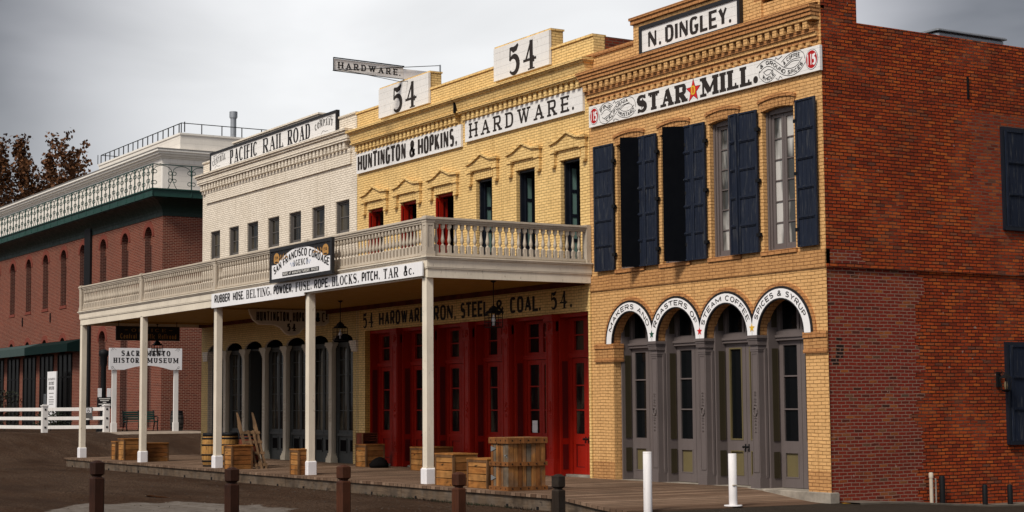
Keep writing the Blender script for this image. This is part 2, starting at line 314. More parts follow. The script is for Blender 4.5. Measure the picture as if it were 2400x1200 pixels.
# ------------------------------------------------------------------ mesh helpers
class MB:
    def __init__(s, *mats): s.v = []; s.f = []; s.mi = []; s.mats = list(mats); s.sm = []
    def m(s, name):
        if name not in s.mats: s.mats.append(name)
        return s.mats.index(name)
    def poly(s, pts, m=0, smooth=False):
        i = len(s.v); s.v += [tuple(p) for p in pts]; s.f.append(tuple(range(i, i+len(pts)))); s.mi.append(m); s.sm.append(smooth)
    def mesh(s, verts, faces, m=0, smooth=False):
        i = len(s.v); s.v += [tuple(p) for p in verts]
        for f in faces: s.f.append(tuple(i+q for q in f)); s.mi.append(m); s.sm.append(smooth)
    def box(s, x0, x1, y0, y1, z0, z1, m=0):
        x0, x1 = min(x0, x1), max(x0, x1); y0, y1 = min(y0, y1), max(y0, y1); z0, z1 = min(z0, z1), max(z0, z1)
        s.mesh([(x0,y0,z0),(x1,y0,z0),(x1,y1,z0),(x0,y1,z0),(x0,y0,z1),(x1,y0,z1),(x1,y1,z1),(x0,y1,z1)],
               [(0,3,2,1),(4,5,6,7),(0,1,5,4),(1,2,6,5),(2,3,7,6),(3,0,4,7)], m)
    def cbox(s, x0, x1, y0, y1, z0, z1, c=.01, m=0):
        """box with chamfered vertical edges and a small bevel on top"""
        p = [(x0+c,y0),(x1-c,y0),(x1,y0+c),(x1,y1-c),(x1-c,y1),(x0+c,y1),(x0,y1-c),(x0,y0+c)]
        xm, ym = (x0+x1)/2, (y0+y1)/2; kx = 1-2*c/(x1-x0); ky = 1-2*c/(y1-y0)
        v = [(x,y,z0) for x,y in p]+[(x,y,z1-c) for x,y in p]+[(xm+(x-xm)*kx, ym+(y-ym)*ky, z1) for x,y in p]
        f = [(i,(i+1)%8,8+(i+1)%8,8+i) for i in range(8)]+[(8+i,8+(i+1)%8,16+(i+1)%8,16+i) for i in range(8)]
        f += [tuple(range(7,-1,-1)), tuple(range(16,24))]; s.mesh(v, f, m)
    def prism(s, pts, a, b, axis='y', m=0):
        """polygon pts extruded from a to b: axis y -> pts are (x,z); x -> (y,z); z -> (x,y)"""
        P = {'y': lambda p,d:(p[0],d,p[1]), 'x': lambda p,d:(d,p[0],p[1]), 'z': lambda p,d:(p[0],p[1],d)}[axis]
        n = len(pts); v = [P(p,a) for p in pts]+[P(p,b) for p in pts]
        f = [tuple(range(n)), tuple(range(2*n-1,n-1,-1))]+[(i,n+i,n+(i+1)%n,(i+1)%n) for i in range(n)]; s.mesh(v, f, m)
    def cyl(s, p0, p1, r0, r1=None, n=8, m=0, caps=True, smooth=True):
        p0, p1 = Vector(p0), Vector(p1); r1 = r0 if r1 is None else r1; d = (p1-p0).normalized()
        a = d.orthogonal().normalized(); b = d.cross(a)
        ring = lambda c, r: [c+(a*cos(2*pi*i/n)+b*sin(2*pi*i/n))*r for i in range(n)]
        s.mesh(ring(p0,r0)+ring(p1,r1), [(i,(i+1)%n,n+(i+1)%n,n+i) for i in range(n)], m, smooth)
        if caps: s.poly(ring(p0,r0)[::-1], m); s.poly(ring(p1,r1), m)
    def tube(s, pts, r, n=5, m=0):
        pts = [Vector(p) for p in pts]; rings = []
        for i, p in enumerate(pts):
            d = (pts[min(i+1,len(pts)-1)]-pts[max(i-1,0)]).normalized(); up = Vector((0,0,1)) if abs(d.z) < .9 else Vector((1,0,0))
            a = d.cross(up).normalized(); b = a.cross(d); rr = r[i] if isinstance(r, (list,tuple)) else r
            rings.append([p+(a*cos(2*pi*k/n)+b*sin(2*pi*k/n))*rr for k in range(n)])
        v = [q for g in rings for q in g]; f = []
        for i in range(len(pts)-1): f += [(i*n+k, i*n+(k+1)%n, (i+1)*n+(k+1)%n, (i+1)*n+k) for k in range(n)]
        f += [tuple(range(n-1,-1,-1)), tuple(range(len(v)-n, len(v)))]; s.mesh(v, f, m, True)
    def lathe(s, cx, cy, prof, n=12, m=0, smooth=True, a0=0.):
        v = [(cx+r*cos(a0+2*pi*k/n), cy+r*sin(a0+2*pi*k/n), z) for r, z in prof for k in range(n)]; f = []
        for i in range(len(prof)-1): f += [(i*n+k, i*n+(k+1)%n, (i+1)*n+(k+1)%n, (i+1)*n+k) for k in range(n)]
        s.mesh(v, f, m, smooth); s.poly(v[:n][::-1], m); s.poly(v[-n:], m)
    def wall(s, u0, u1, z0, z1, d, holes=(), reveal=.25, face='y', m=0, mr=None, seg=12):
        """wall sheet in the plane y=d (face 'y', looking -y) or x=d (face 'x', looking +x).
        hole = (ua, ub, za, zb, rise): a straight opening with an arch of that rise on top (rise 0 = flat)"""
        mr = m if mr is None else mr
        P = (lambda u, z, e=0.: (u, d+e, z)) if face == 'y' else (lambda u, z, e=0.: (d-e, u, z))
        us = sorted({u0, u1, *[h[0] for h in holes], *[h[1] for h in holes]}); zs = sorted({z0, z1, *[h[2] for h in holes], *[h[3]+h[4] for h in holes]})
        us = [u for u in us if u0 <= u <= u1]; zs = [z for z in zs if z0 <= z <= z1]
        for i in range(len(us)-1):
            for j in range(len(zs)-1):
                uc, zc = (us[i]+us[i+1])/2, (zs[j]+zs[j+1])/2
                if any(h[0] < uc < h[1] and h[2] < zc < h[3]+h[4] for h in holes): continue
                s.poly([P(us[i],zs[j]),P(us[i+1],zs[j]),P(us[i+1],zs[j+1]),P(us[i],zs[j+1])], m)
        for ua, ub, za, zb, rise in holes:
            arc = arch_pts(ua, ub, zb, rise, seg)
            if rise:
                top = zb+rise
                for (a, b) in zip(arc[:-1], arc[1:]): s.poly([P(a[0],a[1]),P(b[0],b[1]),P(b[0],top),P(a[0],top)], m)
            path = [(ua,za)]+arc+[(ub,za)]
            if reveal:
                for a, b in zip(path[:-1], path[1:]): s.poly([P(*a), P(*a,reveal), P(*b,reveal), P(*b)], mr)
                if za > z0+.01: s.poly([P(ua,za),P(ub,za),P(ub,za,reveal),P(ua,za,reveal)], mr)
    def build(s, name, mat=None, parent=None, org=None, recalc=True):
        me = bpy.data.meshes.new(name)
        if org is None: org = root_loc(parent) if parent is not None else Vector((0,0,0))
        me.from_pydata([(Vector(v)-org) for v in s.v], [], s.f)
        names = s.mats or [mat]
        if mat and not s.mats: names = [mat]
        for q in names: me.materials.append(MATS[q])
        if len(names) > 1: me.polygons.foreach_set('material_index', s.mi)
        me.polygons.foreach_set('use_smooth', s.sm)
        if recalc:
            bm = bmesh.new(); bm.from_mesh(me); bmesh.ops.recalc_face_normals(bm, faces=bm.faces); bm.to_mesh(me); bm.free()
        o = bpy.data.objects.new(name, me); COL.objects.link(o)
        if parent is not None: o.parent = parent
        else: o.location = org
        return o
def arch_pts(ua, ub, zb, rise, seg=12):
    if not rise: return [(ua,zb),(ub,zb)]
    w = (ub-ua)/2; c = (ua+ub)/2
    if abs(rise-w) < .02: return [(c-w*cos(pi*i/seg), zb+rise*sin(pi*i/seg)) for i in range(seg+1)]
    if abs(rise-.24) < 1e-6: return [(c-w*cos(pi*i/seg), zb+rise*sin(pi*i/seg)) for i in range(seg+1)]
    R = (w*w+rise*rise)/(2*rise); a = math.asin(min(1,w/R))
    return [(c+R*sin(-a+2*a*i/seg), zb+rise-R+R*cos(-a+2*a*i/seg)) for i in range(seg+1)]
def root_loc(o):
    while o.parent is not None: o = o.parent
    return Vector(o.location)
def tag(o, label=None, cat=None, group=None, kind=None):
    for k, v in (('label', label), ('category', cat), ('group', group), ('kind', kind)):
        if v: o[k] = v
    return o
def thing(name, label, cat, loc=(0,0,0), group=None, rz=0.):
    o = bpy.data.objects.new(name, None); COL.objects.link(o); o.empty_display_size = .2
    o.location = loc; o.rotation_euler = (0,0,rz); return tag(o, label, cat, group)
ZERO = Vector((0,0,0))
def copy_part(o, parent, loc=None):
    c = o.copy(); COL.objects.link(c); c.parent = parent
    if loc is not None: c.location = loc
    for ch in o.children: copy_part(ch, c)
    return c

# ------------------------------------------------------------------ drawn lettering (strokes of our own alphabet)
def arc(cx, cy, rx, ry, a0, a1, n=12, sq=2.):
    out = []
    for i in range(n+1):
        a = radians(a0+(a1-a0)*i/n); c, s_ = cos(a), sin(a)
        out.append((cx+rx*math.copysign(abs(c)**(2/sq), c), cy+ry*math.copysign(abs(s_)**(2/sq), s_)))
    return out
def bowl(x0, x1, y0, y1): 
    h = (y1-y0)/2; xm = max(x0, x1-h*1.1); return [(x0,y1)]+arc(xm, (y0+y1)/2, x1-xm, h, 90, -90, 8, 2.6)+[(x0,y0)]
def glyphs(sq):
    O = arc(.5,.5,.5,.5,90,450,24,sq); G = {}
    G['A'] = (.95, [('h',[(0,0),(.5,1)]),('v',[(.5,1),(1,0)]),('h',[(.2,.32),(.8,.32)])], [(0,0),(1,0)])
    G['B'] = (.85, [('v',[(0,0),(0,1)]),('a',bowl(0,.92,.52,1)),('a',bowl(0,1,0,.52))], [(0,0),(0,1)])
    G['C'] = (.85, [('a',arc(.5,.5,.5,.5,42,318,18,sq))], []); G['D'] = (.9, [('v',[(0,0),(0,1)]),('a',bowl(0,1,0,1))], [(0,0),(0,1)])
    G['E'] = (.8, [('v',[(0,0),(0,1)]),('h',[(0,1),(1,1)]),('h',[(0,0),(1,0)]),('h',[(0,.5),(.8,.5)])], [(0,0),(0,1)], [(1,1,-.26),(1,0,.26)])
    G['F'] = (.75, [('v',[(0,0),(0,1)]),('h',[(0,1),(1,1)]),('h',[(0,.5),(.8,.5)])], [(0,0),(0,1)], [(1,1,-.26)])
    G['G'] = (.9, [('a',arc(.5,.5,.5,.5,42,320,18,sq)),('v',[(.95,.45),(.95,.08)]),('h',[(.55,.45),(1,.45)])], [])
    G['H'] = (.95, [('v',[(0,0),(0,1)]),('v',[(1,0),(1,1)]),('h',[(0,.5),(1,.5)])], [(0,0),(0,1),(1,0),(1,1)])
    G['I'] = (.0, [('v',[(.5,0),(.5,1)])], [(.5,0),(.5,1)]); G['K'] = (.9, [('v',[(0,0),(0,1)]),('h',[(0,.4),(.95,1)]),('v',[(.3,.58),(1,0)])], [(0,0),(0,1),(1,0),(.95,1)])
    G['L'] = (.75, [('v',[(0,0),(0,1)]),('h',[(0,0),(1,0)])], [(0,0),(0,1)], [(1,0,.3)])
    G['M'] = (1.2, [('h',[(0,0),(0,1)]),('v',[(0,1),(.5,.15)]),('h',[(.5,.15),(1,1)]),('v',[(1,1),(1,0)])], [(0,0),(0,1),(1,0),(1,1)])
    G['N'] = (.95, [('h',[(0,0),(0,1)]),('v',[(0,1),(1,0)]),('h',[(1,0),(1,1)])], [(0,0),(0,1),(1,1)])
    G['O'] = (.9, [('a',O)], []); G['P'] = (.8, [('v',[(0,0),(0,1)]),('a',bowl(0,1,.45,1))], [(0,0),(0,1)])
    G['R'] = (.9, [('v',[(0,0),(0,1)]),('a',bowl(0,.95,.48,1)),('v',[(.45,.48),(1,0)])], [(0,0),(0,1),(1,0)])
    G['S'] = (.8, [('s',arc(.5,.76,.48,.24,30,270,9,sq)+arc(.5,.26,.5,.26,90,-150,10,sq))], [], [(.93,.99,-.22),(.05,.01,.22)])
    G['T'] = (.85, [('v',[(.5,0),(.5,1)]),('h',[(0,1),(1,1)])], [(.5,0)], [(0,1,-.26),(1,1,-.26)])
    G['U'] = (.9, [('a',[(0,1)]+arc(.5,.42,.5,.42,180,360,12,sq)+[(1,1)])], [(0,1),(1,1)])
    G['W'] = (1.25, [('v',[(0,1),(.27,0)]),('h',[(.27,0),(.5,.95)]),('v',[(.5,.95),(.73,0)]),('h',[(.73,0),(1,1)])], [(0,1),(.5,1),(1,1)])
    G['Y'] = (.9, [('v',[(0,1),(.5,.45)]),('h',[(1,1),(.5,.45)]),('v',[(.5,.48),(.5,0)])], [(0,1),(1,1),(.5,0)])
    G['1'] = (.3, [('v',[(.5,0),(.5,1)]),('h',[(0,.76),(.5,1)])], [(.5,0)]); G['3'] = (.75, [('a',arc(.45,.75,.45,.25,150,-90,9)+arc(.45,.26,.5,.26,90,-150,10))], [])
    G['4'] = (.85, [('v',[(.7,0),(.7,1)]),('h',[(.7,1),(0,.32)]),('h',[(0,.32),(1,.32)])], [(.7,0)], [(1,.25,.2)])
    G['5'] = (.75, [('h',[(.12,.97),(.06,.5)]),('k',[(.12,.95),(.45,.86),(.75,.90),(.98,1.02)]),('s5',[(.06,.5)]+arc(.46,.31,.5,.31,128,-140,16))], [])
    G['6'] = (.75, [('a',arc(.5,.3,.48,.3,0,360,16)),('a',[(.02,.3),(.1,.62),(.4,.92),(.8,1.0)])], []); G['8'] = (.75, [('a',arc(.5,.75,.42,.25,0,360,14)),('a',arc(.5,.26,.5,.26,0,360,14))], [])
    G['&'] = (.95, [('a',[(1.0,.0),(.30,.62)]+arc(.48,.80,.22,.2,210,-40,8)+[(.45,.55),(.15,.42)]+arc(.38,.22,.36,.22,150,300,7)+[(.78,.22),(.92,.48)])], [])
    G['.'] = (.0, [('.',[(.5,.0)])], []); G[','] = (.0, [('.',[(.5,0)]),('h',[(.6,.06),(.35,-.14)])], []); G["'"] = (.0, [('h',[(.5,1),(.45,.8)])], [])
    G['-'] = (.6, [('h',[(0,.5),(1,.5)])], []); G[' '] = (.42, [], []); G['*'] = (.7, [], [])
    x = .66
    G['c'] = (.6, [('a',arc(.5,.33,.5,.33,45,315,12,sq))], []); G['e'] = (.62, [('a',[(0.02,.34),(.98,.34)]+arc(.5,.33,.5,.33,5,310,14,sq))], [])
    G['n'] = (.6, [('v',[(0,0),(0,x)]),('a',[(0,.4)]+arc(.5,.42,.5,.24,180,0,8)+[(1,0)])], []); G['t'] = (.4, [('v',[(.4,1),(.4,.1),(.9,0)]),('h',[(0,x),(1,x)])], [])
    G['r'] = (.42, [('v',[(0,0),(0,x)]),('h',[(0,.42),(.5,x),(1,.62)])], []); G['a'] = (.6, [('a',arc(.5,.33,.5,.33,0,360,14,sq)),('v',[(1,0),(1,x)])], [])
    G['l'] = (.0, [('v',[(.5,0),(.5,1)])], []); G['i'] = (.0, [('v',[(.5,0),(.5,x)]),('.',[(.5,.84)])], []); G['f'] = (.42, [('v',[(.35,0),(.35,.85),(.95,1)]),('h',[(0,x),(1,x)])], [])
    G['o'] = (.62, [('a',arc(.5,.33,.5,.33,90,450,16,sq))], []); G['d'] = (.62, [('a',arc(.5,.33,.5,.33,0,360,14,sq)),('v',[(1,0),(1,1)])], [])
    G['°'] = (.5, [('a',arc(.5,.78,.5,.22,90,450,16,2.4)),('.',[(.5,.36)])], [])
    return G
GL = {2.: glyphs(2.), 3.2: glyphs(3.2)}
STY = dict(sans=dict(T=.20, t=.18, sq=3.2), gothic=dict(T=.255, t=.165, sq=3.2), slab=dict(T=.215, t=.135, sq=2., serif=.12, st=.12), fat=dict(T=.35, t=.16, sq=2., serif=.09, st=.15),
           roman=dict(T=.245, t=.075, sq=2., serif=.08, st=.055), num=dict(T=.20, t=.085, sq=2., serif=.10, st=.045), thin=dict(T=.085, t=.06, sq=2.), clar=dict(T=.24, t=.13, sq=2., serif=.08, st=.12), arch=dict(T=.185, t=.165, sq=2.))
def ribbon(pts, ws):
    """quads of a stroke with a width at every point, mitred"""
    n = len(pts); closed = n > 3 and abs(pts[0][0]-pts[-1][0])+abs(pts[0][1]-pts[-1][1]) < 1e-6; out = []
    for i in range(n):
        a = pts[i-1] if i else (pts[-2] if closed else None); b = pts[i+1] if i < n-1 else (pts[1] if closed else None); p = pts[i]
        ds = []
        for q, r in ((a,p),(p,b)):
            if q is None or r is None: continue
            l = math.hypot(r[0]-q[0], r[1]-q[1]) or 1e-9; ds.append(((r[0]-q[0])/l, (r[1]-q[1])/l))
        nx = sum(-d[1] for d in ds); ny = sum(d[0] for d in ds); l = math.hypot(nx, ny) or 1e-9; nx /= l; ny /= l
        k = max(.55, -ds[0][1]*nx+ds[0][0]*ny); w = ws[i]/2/k
        out.append(((p[0]+nx*w, p[1]+ny*w), (p[0]-nx*w, p[1]-ny*w)))
    return [(out[i][0], out[i][1], out[i+1][1], out[i+1][0]) for i in range(n-1)]
def text_quads(txt, x0, x1, z0, z1, style='sans', gap=.2, dotr=.11, narrow=1.):
    """list of (layer, quad) in 2-D: txt fitted to the box"""
    st = STY[style]; h = z1-z0; T = st['T']*h*narrow; t = st['t']*h*narrow; G = GL[st['sq']]; sf = st.get('serif', 0)*h*narrow; sth = st.get('st', 0)*h
    wd = []
    fixed = 0.
    for c in txt:
        g = G[c]; fx = T+2*sf if c in 'Il' else (2*dotr*h if c in "., 'i"[:2]+"'" else (T if c == 'i' else 0.))
        wd.append((g[0], fx)); fixed += fx
    mean = (x1-x0)/max(1,len(txt)); q_ = min(1., .40*mean/T); T *= q_; t *= max(q_,.6); sf *= max(.5,q_)
    k = (x1-x0-fixed)/max(1e-6, sum(w for w, _ in wd)+gap*(len(txt)-1)); cx = x0; out = []
    for c, (w, fx) in zip(txt, wd):
        g = G[c]; W_ = w*k+fx; ins = T/2+(sf if len(g[2]) and c not in 'Il' else 0); ins = min(ins, W_*.30)
        mp = lambda p: (cx+ins+p[0]*(W_-2*ins), z0+t/2+p[1]*(h-t)); lay = 0
        for kind, pts in g[1]:
            lay += 1
            if kind == '.':
                q = mp(pts[0]); r = dotr*h; q = (q[0], z0+r if pts[0][1] == 0 else q[1]); P = [(q[0]+r*cos(2*pi*i/12), q[1]+r*sin(2*pi*i/12)) for i in range(12)]
                out.append((lay, P)); continue
            P = [mp(p) for p in pts]; n = len(P); ws = []
            if kind == 'h' and n == 2 and abs(pts[0][1]-pts[1][1]) < 1e-6:
                e_ = min(ins, T*.5+sf*.6); P = [(P[0][0]-(e_ if pts[0][0] == 0 else 0), P[0][1]), (P[1][0]+(e_ if pts[1][0] >= .75 else 0), P[1][1])]
            for i in range(n):
                a, b = P[max(i-1,0)], P[min(i+1,n-1)]; l = math.hypot(b[0]-a[0], b[1]-a[1]) or 1e-9; dy = abs(b[1]-a[1])/l; f = i/(n-1)
                if kind == 'v': wv = T
                elif kind == 'h': wv = t
                elif kind == 's': wv = t+(T-t)*max(0, sin(pi*min(1,max(0,(f-.1)/.8))))
                elif kind == 'k': wv = t+(T*1.0-t)*sin(pi*f)**.7
                elif kind == 's5': wv = t+(T*1.1-t)*sin(pi*min(1, f*1.05))**1.3
                else: wv = t+(T-t)*dy**1.6
                ws.append(wv)
            out += [(lay, q) for q in ribbon(P, ws)]
        if sf:
            for (sx, sy) in g[2]:
                lay += 1; q = mp((sx,sy)); a = T/2+sf; b0 = z0 if sy < .5 else z1-sth
                out.append((lay, [(q[0]-a,b0),(q[0]+a,b0),(q[0]+a,b0+sth),(q[0]-a,b0+sth)]))
            for (sx, sy, dy) in (g[3] if len(g) > 3 else ()):
                lay += 1; q = mp((sx,sy)); b = q[1]+(t/2 if dy < 0 else -t/2); e = b+dy*h; a = max(t*.55, .05*h)
                out.append((lay, [(q[0]-a,min(b,e)),(q[0]+a,min(b,e)),(q[0]+a*.6,max(b,e)),(q[0]-a*.6,max(b,e))]))
        cx += W_+gap*k
    return out
def put(mb, quads, frame, mat, off=.004, warp=None):
    """lay 2-D quads on a plane: frame 'y' (x,z at y=d looking -y) or 'x' (y,z at x=d looking +x)"""
    ax, d = frame; mi = mb.m(mat)
    for lay, q in quads:
        if warp: q = [warp(p) for p in q]
        e = off+lay*.0004
        mb.poly([(p[0], d-e, p[1]) if ax == 'y' else (d+e, p[0], p[1]) for p in q], mi)
def text(mb, txt, x0, x1, z0, z1, frame, mat='letter_black', style='sans', gap=.2, warp=None, off=.004, **kw):
    put(mb, text_quads(txt, x0, x1, z0, z1, style, gap, **kw), frame, mat, off, warp)
def stroke(mb, pts, w, frame, mat, off=.004, lay=0): put(mb, [(lay, q) for q in ribbon(pts, [w]*len(pts) if not isinstance(w, list) else w)], frame, mat, off)
def disc(mb, cx, cz, rx, rz, frame, mat, off=.004, n=24): put(mb, [(0, [(cx+rx*cos(2*pi*i/n), cz+rz*sin(2*pi*i/n)) for i in range(n)])], frame, mat, off)
def star(mb, cx, cz, r, frame, mat, off=.004, k=.42):
    P = [(cx+(r if i % 2 == 0 else r*k)*sin(pi*i/5), cz+(r if i % 2 == 0 else r*k)*cos(pi*i/5)) for i in range(10)]
    put(mb, [(0, [P[i-1], P[i], (cx,cz)]) for i in range(10)], frame, mat, off)
def follow(pts, x0, x1, zb):
    """warp that bends a straight line of letters (x0..x1 on baseline zb) along a polyline"""
    L_ = [0.]
    for a, b in zip(pts[:-1], pts[1:]): L_.append(L_[-1]+math.hypot(b[0]-a[0], b[1]-a[1]))
    def w(p):
        s_ = (p[0]-x0)/(x1-x0)*L_[-1]; i = 0
        while i < len(pts)-2 and L_[i+1] < s_: i += 1
        a, b = pts[i], pts[i+1]; l = L_[i+1]-L_[i] or 1e-9; f = (s_-L_[i])/l; dx, dy = (b[0]-a[0])/l, (b[1]-a[1])/l; q = p[1]-zb
        return (a[0]+(b[0]-a[0])*f-dy*q, a[1]+(b[1]-a[1])*f+dx*q)
    return w

# ------------------------------------------------------------------ the ground
def sstep(t): t = max(0., min(1., t)); return t*t*(3-2*t)
def gz(x, y):
    z = .90*sstep((-37.5-x)/10.5)
    z += sstep((x+2.0)/1.8)*(.09-.19*sstep((y-.3)/4.2)) - .0*sstep((-6-y)/8)
    return z
def build_ground():
    def axis(pts):
        out = []
        for (a, b, n) in pts: out += [a+(b-a)*i/n for i in range(n)]
        return out+[pts[-1][1]]
    xs = axis([(-900,-110,8),(-110,-50,12),(-50,-34,40),(-34,-3,110),(-3,1,16),(1,40,16),(40,400,6)]); ys = axis([(-500,-60,6),(-60,-16,18),(-16,-4.9,120),(-4.9,8,30),(8,40,10),(40,700,8)])
    from mathutils import noise as mn
    def rough(x, y):                                        # wheel ruts along the street, hummocks and small clods
        if x > -2.2 or x < -60 or y > -4.95 or y < -40: return 0.
        f = min(1,(-2.2-x)/1.5)*min(1,(-4.95-y)/.3)
        return f*(.030*mn.noise((x*.16,y*1.5,3.1))+.022*mn.noise((x*.55,y*1.9,7.7))+.012*mn.noise((x*2.1,y*3.5,1.3))-.006)
    v = [(x, y, gz(x,y)+rough(x,y)) for x in xs for y in ys]; n = len(ys)
    f = [(i*n+j, (i+1)*n+j, (i+1)*n+j+1, i*n+j+1) for i in range(len(xs)-1) for j in range(n-1)]
    m = MB(); m.mesh(v, f, 0, True); tag(m.build('ground', 'street_dirt'), kind='structure')
build_ground()
def ground_sheet(name, pts, mat, dz=.006):
    m = MB(); m.poly([(x,y,gz(x,y)+dz) for x,y in pts]); return tag(m.build(name, mat), kind='structure')

# ------------------------------------------------------------------ brick store at the corner
mill = thing('brick_store', 'corner store of ochre painted brick with navy shutters and a bare red brick side wall', 'building', (-4,5,0))
WX = [(-6.97,-5.97),(-5.28,-4.30),(-3.55,-2.60),(-1.82,-.86)]; AC = [-6.50,-4.795,-3.07,-1.34]; AR = .71; SPR = 3.39
def mill_front():
    m = MB('ochre_brick','ochre_brown_brick','brown_trim_brick')
    wins = [(a,b,5.07,7.93,.05) for a,b in WX]; arches = [(c-AR,c+AR,SPR,SPR,AR) for c in AC]
    m.wall(-8.08,0,.70,4.63,0,[(-7.2,-.65,.0,SPR,0)]+arches,0,m=0)
    m.wall(-8.08,-7.2,.28,.70,0,(),0,m=1); m.wall(-.65,0,.28,.70,0,(),0,m=1)
    for h in arches:
        P = arch_pts(h[0],h[1],SPR,AR,16)
        for a,b in zip(P[:-1],P[1:]): m.poly([(a[0],0,a[1]),(a[0],.24,a[1]),(b[0],.24,b[1]),(b[0],0,b[1])],1)
    for x,mm in ((-7.2,0),(-.65,0)):
        m.poly([(x,0,.28),(x,.24,.28),(x,.24,SPR),(x,0,SPR)],mm)
    m.poly([(-7.2,.24,SPR),(-.65,.24,SPR),(-.65,.24,4.2),(-7.2,.24,4.2)],0) if False else None
    m.wall(-8.08,0,4.98,9.60,0,wins,.24,m=0)
    m.box(-8.08,.0,-.03,.1,4.63,4.98,1)                      # belt course
    for x0,x1 in ((-7.92,-7.17),(-.68,.0)):                  # imposts of the end piers
        xa = x0 if x0 < -5 else x0
        L_ = x0 < -5; ye = .25 if L_ else -.001
        m.box(max(x0,-8.08),x1+(.03 if L_ else .0),-.05,ye,3.28,SPR,2); m.box(max(x0,-8.08),x1+(.02 if L_ else 0),-.025,ye,3.04,3.28,1); m.box(max(x0,-8.08),x1+(.03 if L_ else 0),-.045,ye,2.98,3.045,2)
    # raised brick ring round each arch sign
    for i,c in enumerate(AC):
        hs = .86; R0,R1 = .955,1.03; n = 20
        for k in range(n):
            q = []
            for t,R in ((k,R0),(k,R1),(k+1,R1),(k+1,R0)):
                th = pi*t/n; r = R
                if (i > 0 and th > pi/2) or (i < 3 and th < pi/2): r = min(R, hs/max(1e-6,abs(cos(th))))
                q.append((c+r*cos(th), -.03, SPR+r*sin(th)))
            if max(abs(q[0][0]-q[1][0]),abs(q[0][2]-q[1][2])) > .004: m.poly(q,2); m.poly([(q[1][0],-.03,q[1][2]),(q[1][0],0,q[1][2]),(q[2][0],0,q[2][2]),(q[2][0],-.03,q[2][2])],2)
    m.build('wall', None, mill)
    s = MB('old_red_brick')                                  # side wall with the stepped parapet
    D = 24.
    s.wall(.02,D,-.4,4.63,-.025,(),0,'x'); s.wall(0,D,4.63,9.54,0,(),0,'x'); s.wall(0,.95,9.54,10.24,0,(),0,'x')
    s.poly([(-.025,.02,4.63),(-.025,D,4.63),(0,D,4.63),(0,0,4.63)])
    s.box(-.001,.02,0.,D,4.63,4.70)
    s.poly([(0,.95,9.54),(-.35,.95,9.54),(-.35,.95,10.24),(0,.95,10.24)]); s.poly([(0,0,10.24),(0,.95,10.24),(-.35,.95,10.24),(-.35,0,10.24)])
    s.poly([(0,.95,9.54),(0,D,9.54),(-.35,D,9.54),(-.35,.95,9.54)]); s.poly([(-.35,.95,9.54),(-.35,D,9.54),(-.35,D,9.0),(-.35,.95,9.0)])
    s.poly([(0,D,-.4),(-8.08,D,-.4),(-8.08,D,9.5),(0,D,9.5)])
    for zz,y0,y1 in ((8.30,4.0,4.03),):
        pass
    s.build('side_wall', None, mill)
    a = MB('iron_black'); a.box(0,.03,3.99,4.03,8.28,8.74); a.build('wall_anchor', None, mill)
    r = MB('roof_tar'); r.box(-8.06,-.36,.32,23.9,8.9,9.0); r.build('roof', None, mill)
    c = MB('ochre_brick','brown_trim_brick','ochre_brown_brick')
    x0,x1 = -8.10,-.06
    c.box(x0,x1,-.05,.1,9.115,9.19,1); c.box(x0,x1,-.085,.1,9.19,9.27,0); c.box(x0,x1,-.115,.1,9.27,9.345,1)
    x = x0+.08
    while x < x1-.1: c.box(x,x+.115,-.065,.05,9.035,9.115,0); x += .225
    x = x0+.02
    while x < x1-.05: c.box(x,x+.125,-.18,.05,9.345,9.50,0); x += .228
    c.box(x0-.04,x1+.03,-.20,.1,9.50,9.58,0); c.box(x0-.07,x1+.04,-.235,.1,9.58,9.66,1); c.box(x0-.1,x1+.05,-.26,.1,9.66,9.735,1); c.box(x0-.13,x1+.06,-.29,.1,9.735,9.80,1)
    c.mesh([(x0-.13,-.29,9.80),(x1+.06,-.29,9.80),(x1,.0,9.87),(x0,.0,9.87)],[(0,1,2,3)],1)
    c.build('cornice', None, mill)
    p = MB('ochre_brick','brown_trim_brick')
    p.box(-8.08,-6.22,0,.34,9.60,10.17,0); p.box(-8.12,-6.22,-.04,.38,10.17,10.25,1)
    p.box(-6.22,-1.96,-.03,.37,9.60,10.60,0); p.box(-6.27,-1.91,-.08,.42,10.60,10.70,1); p.box(-6.30,-1.88,-.11,.45,10.70,10.76,1)
    p.box(-1.96,-.36,0,.34,9.60,10.17,0); p.box(-.36,-.003,-.003,.34,9.60,10.235,0); p.box(-1.96,-.01,-.04,.38,10.235,10.30,1); p.box(-1.96,-1.72,-.05,.2,9.60,10.235,0)
    p.build('parapet', None, mill)
    f = MB('stone_base'); f.box(-7.9,-.0,-.04,.05,.10,.285); f.cbox(-2.6,.05,-.085,.16,-.1,.293,.012); f.build('foundation', None, mill)
    # wall sheet behind the arches that closes the building
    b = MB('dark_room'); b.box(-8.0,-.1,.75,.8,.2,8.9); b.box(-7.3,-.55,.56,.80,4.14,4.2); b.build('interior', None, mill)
mill_front()
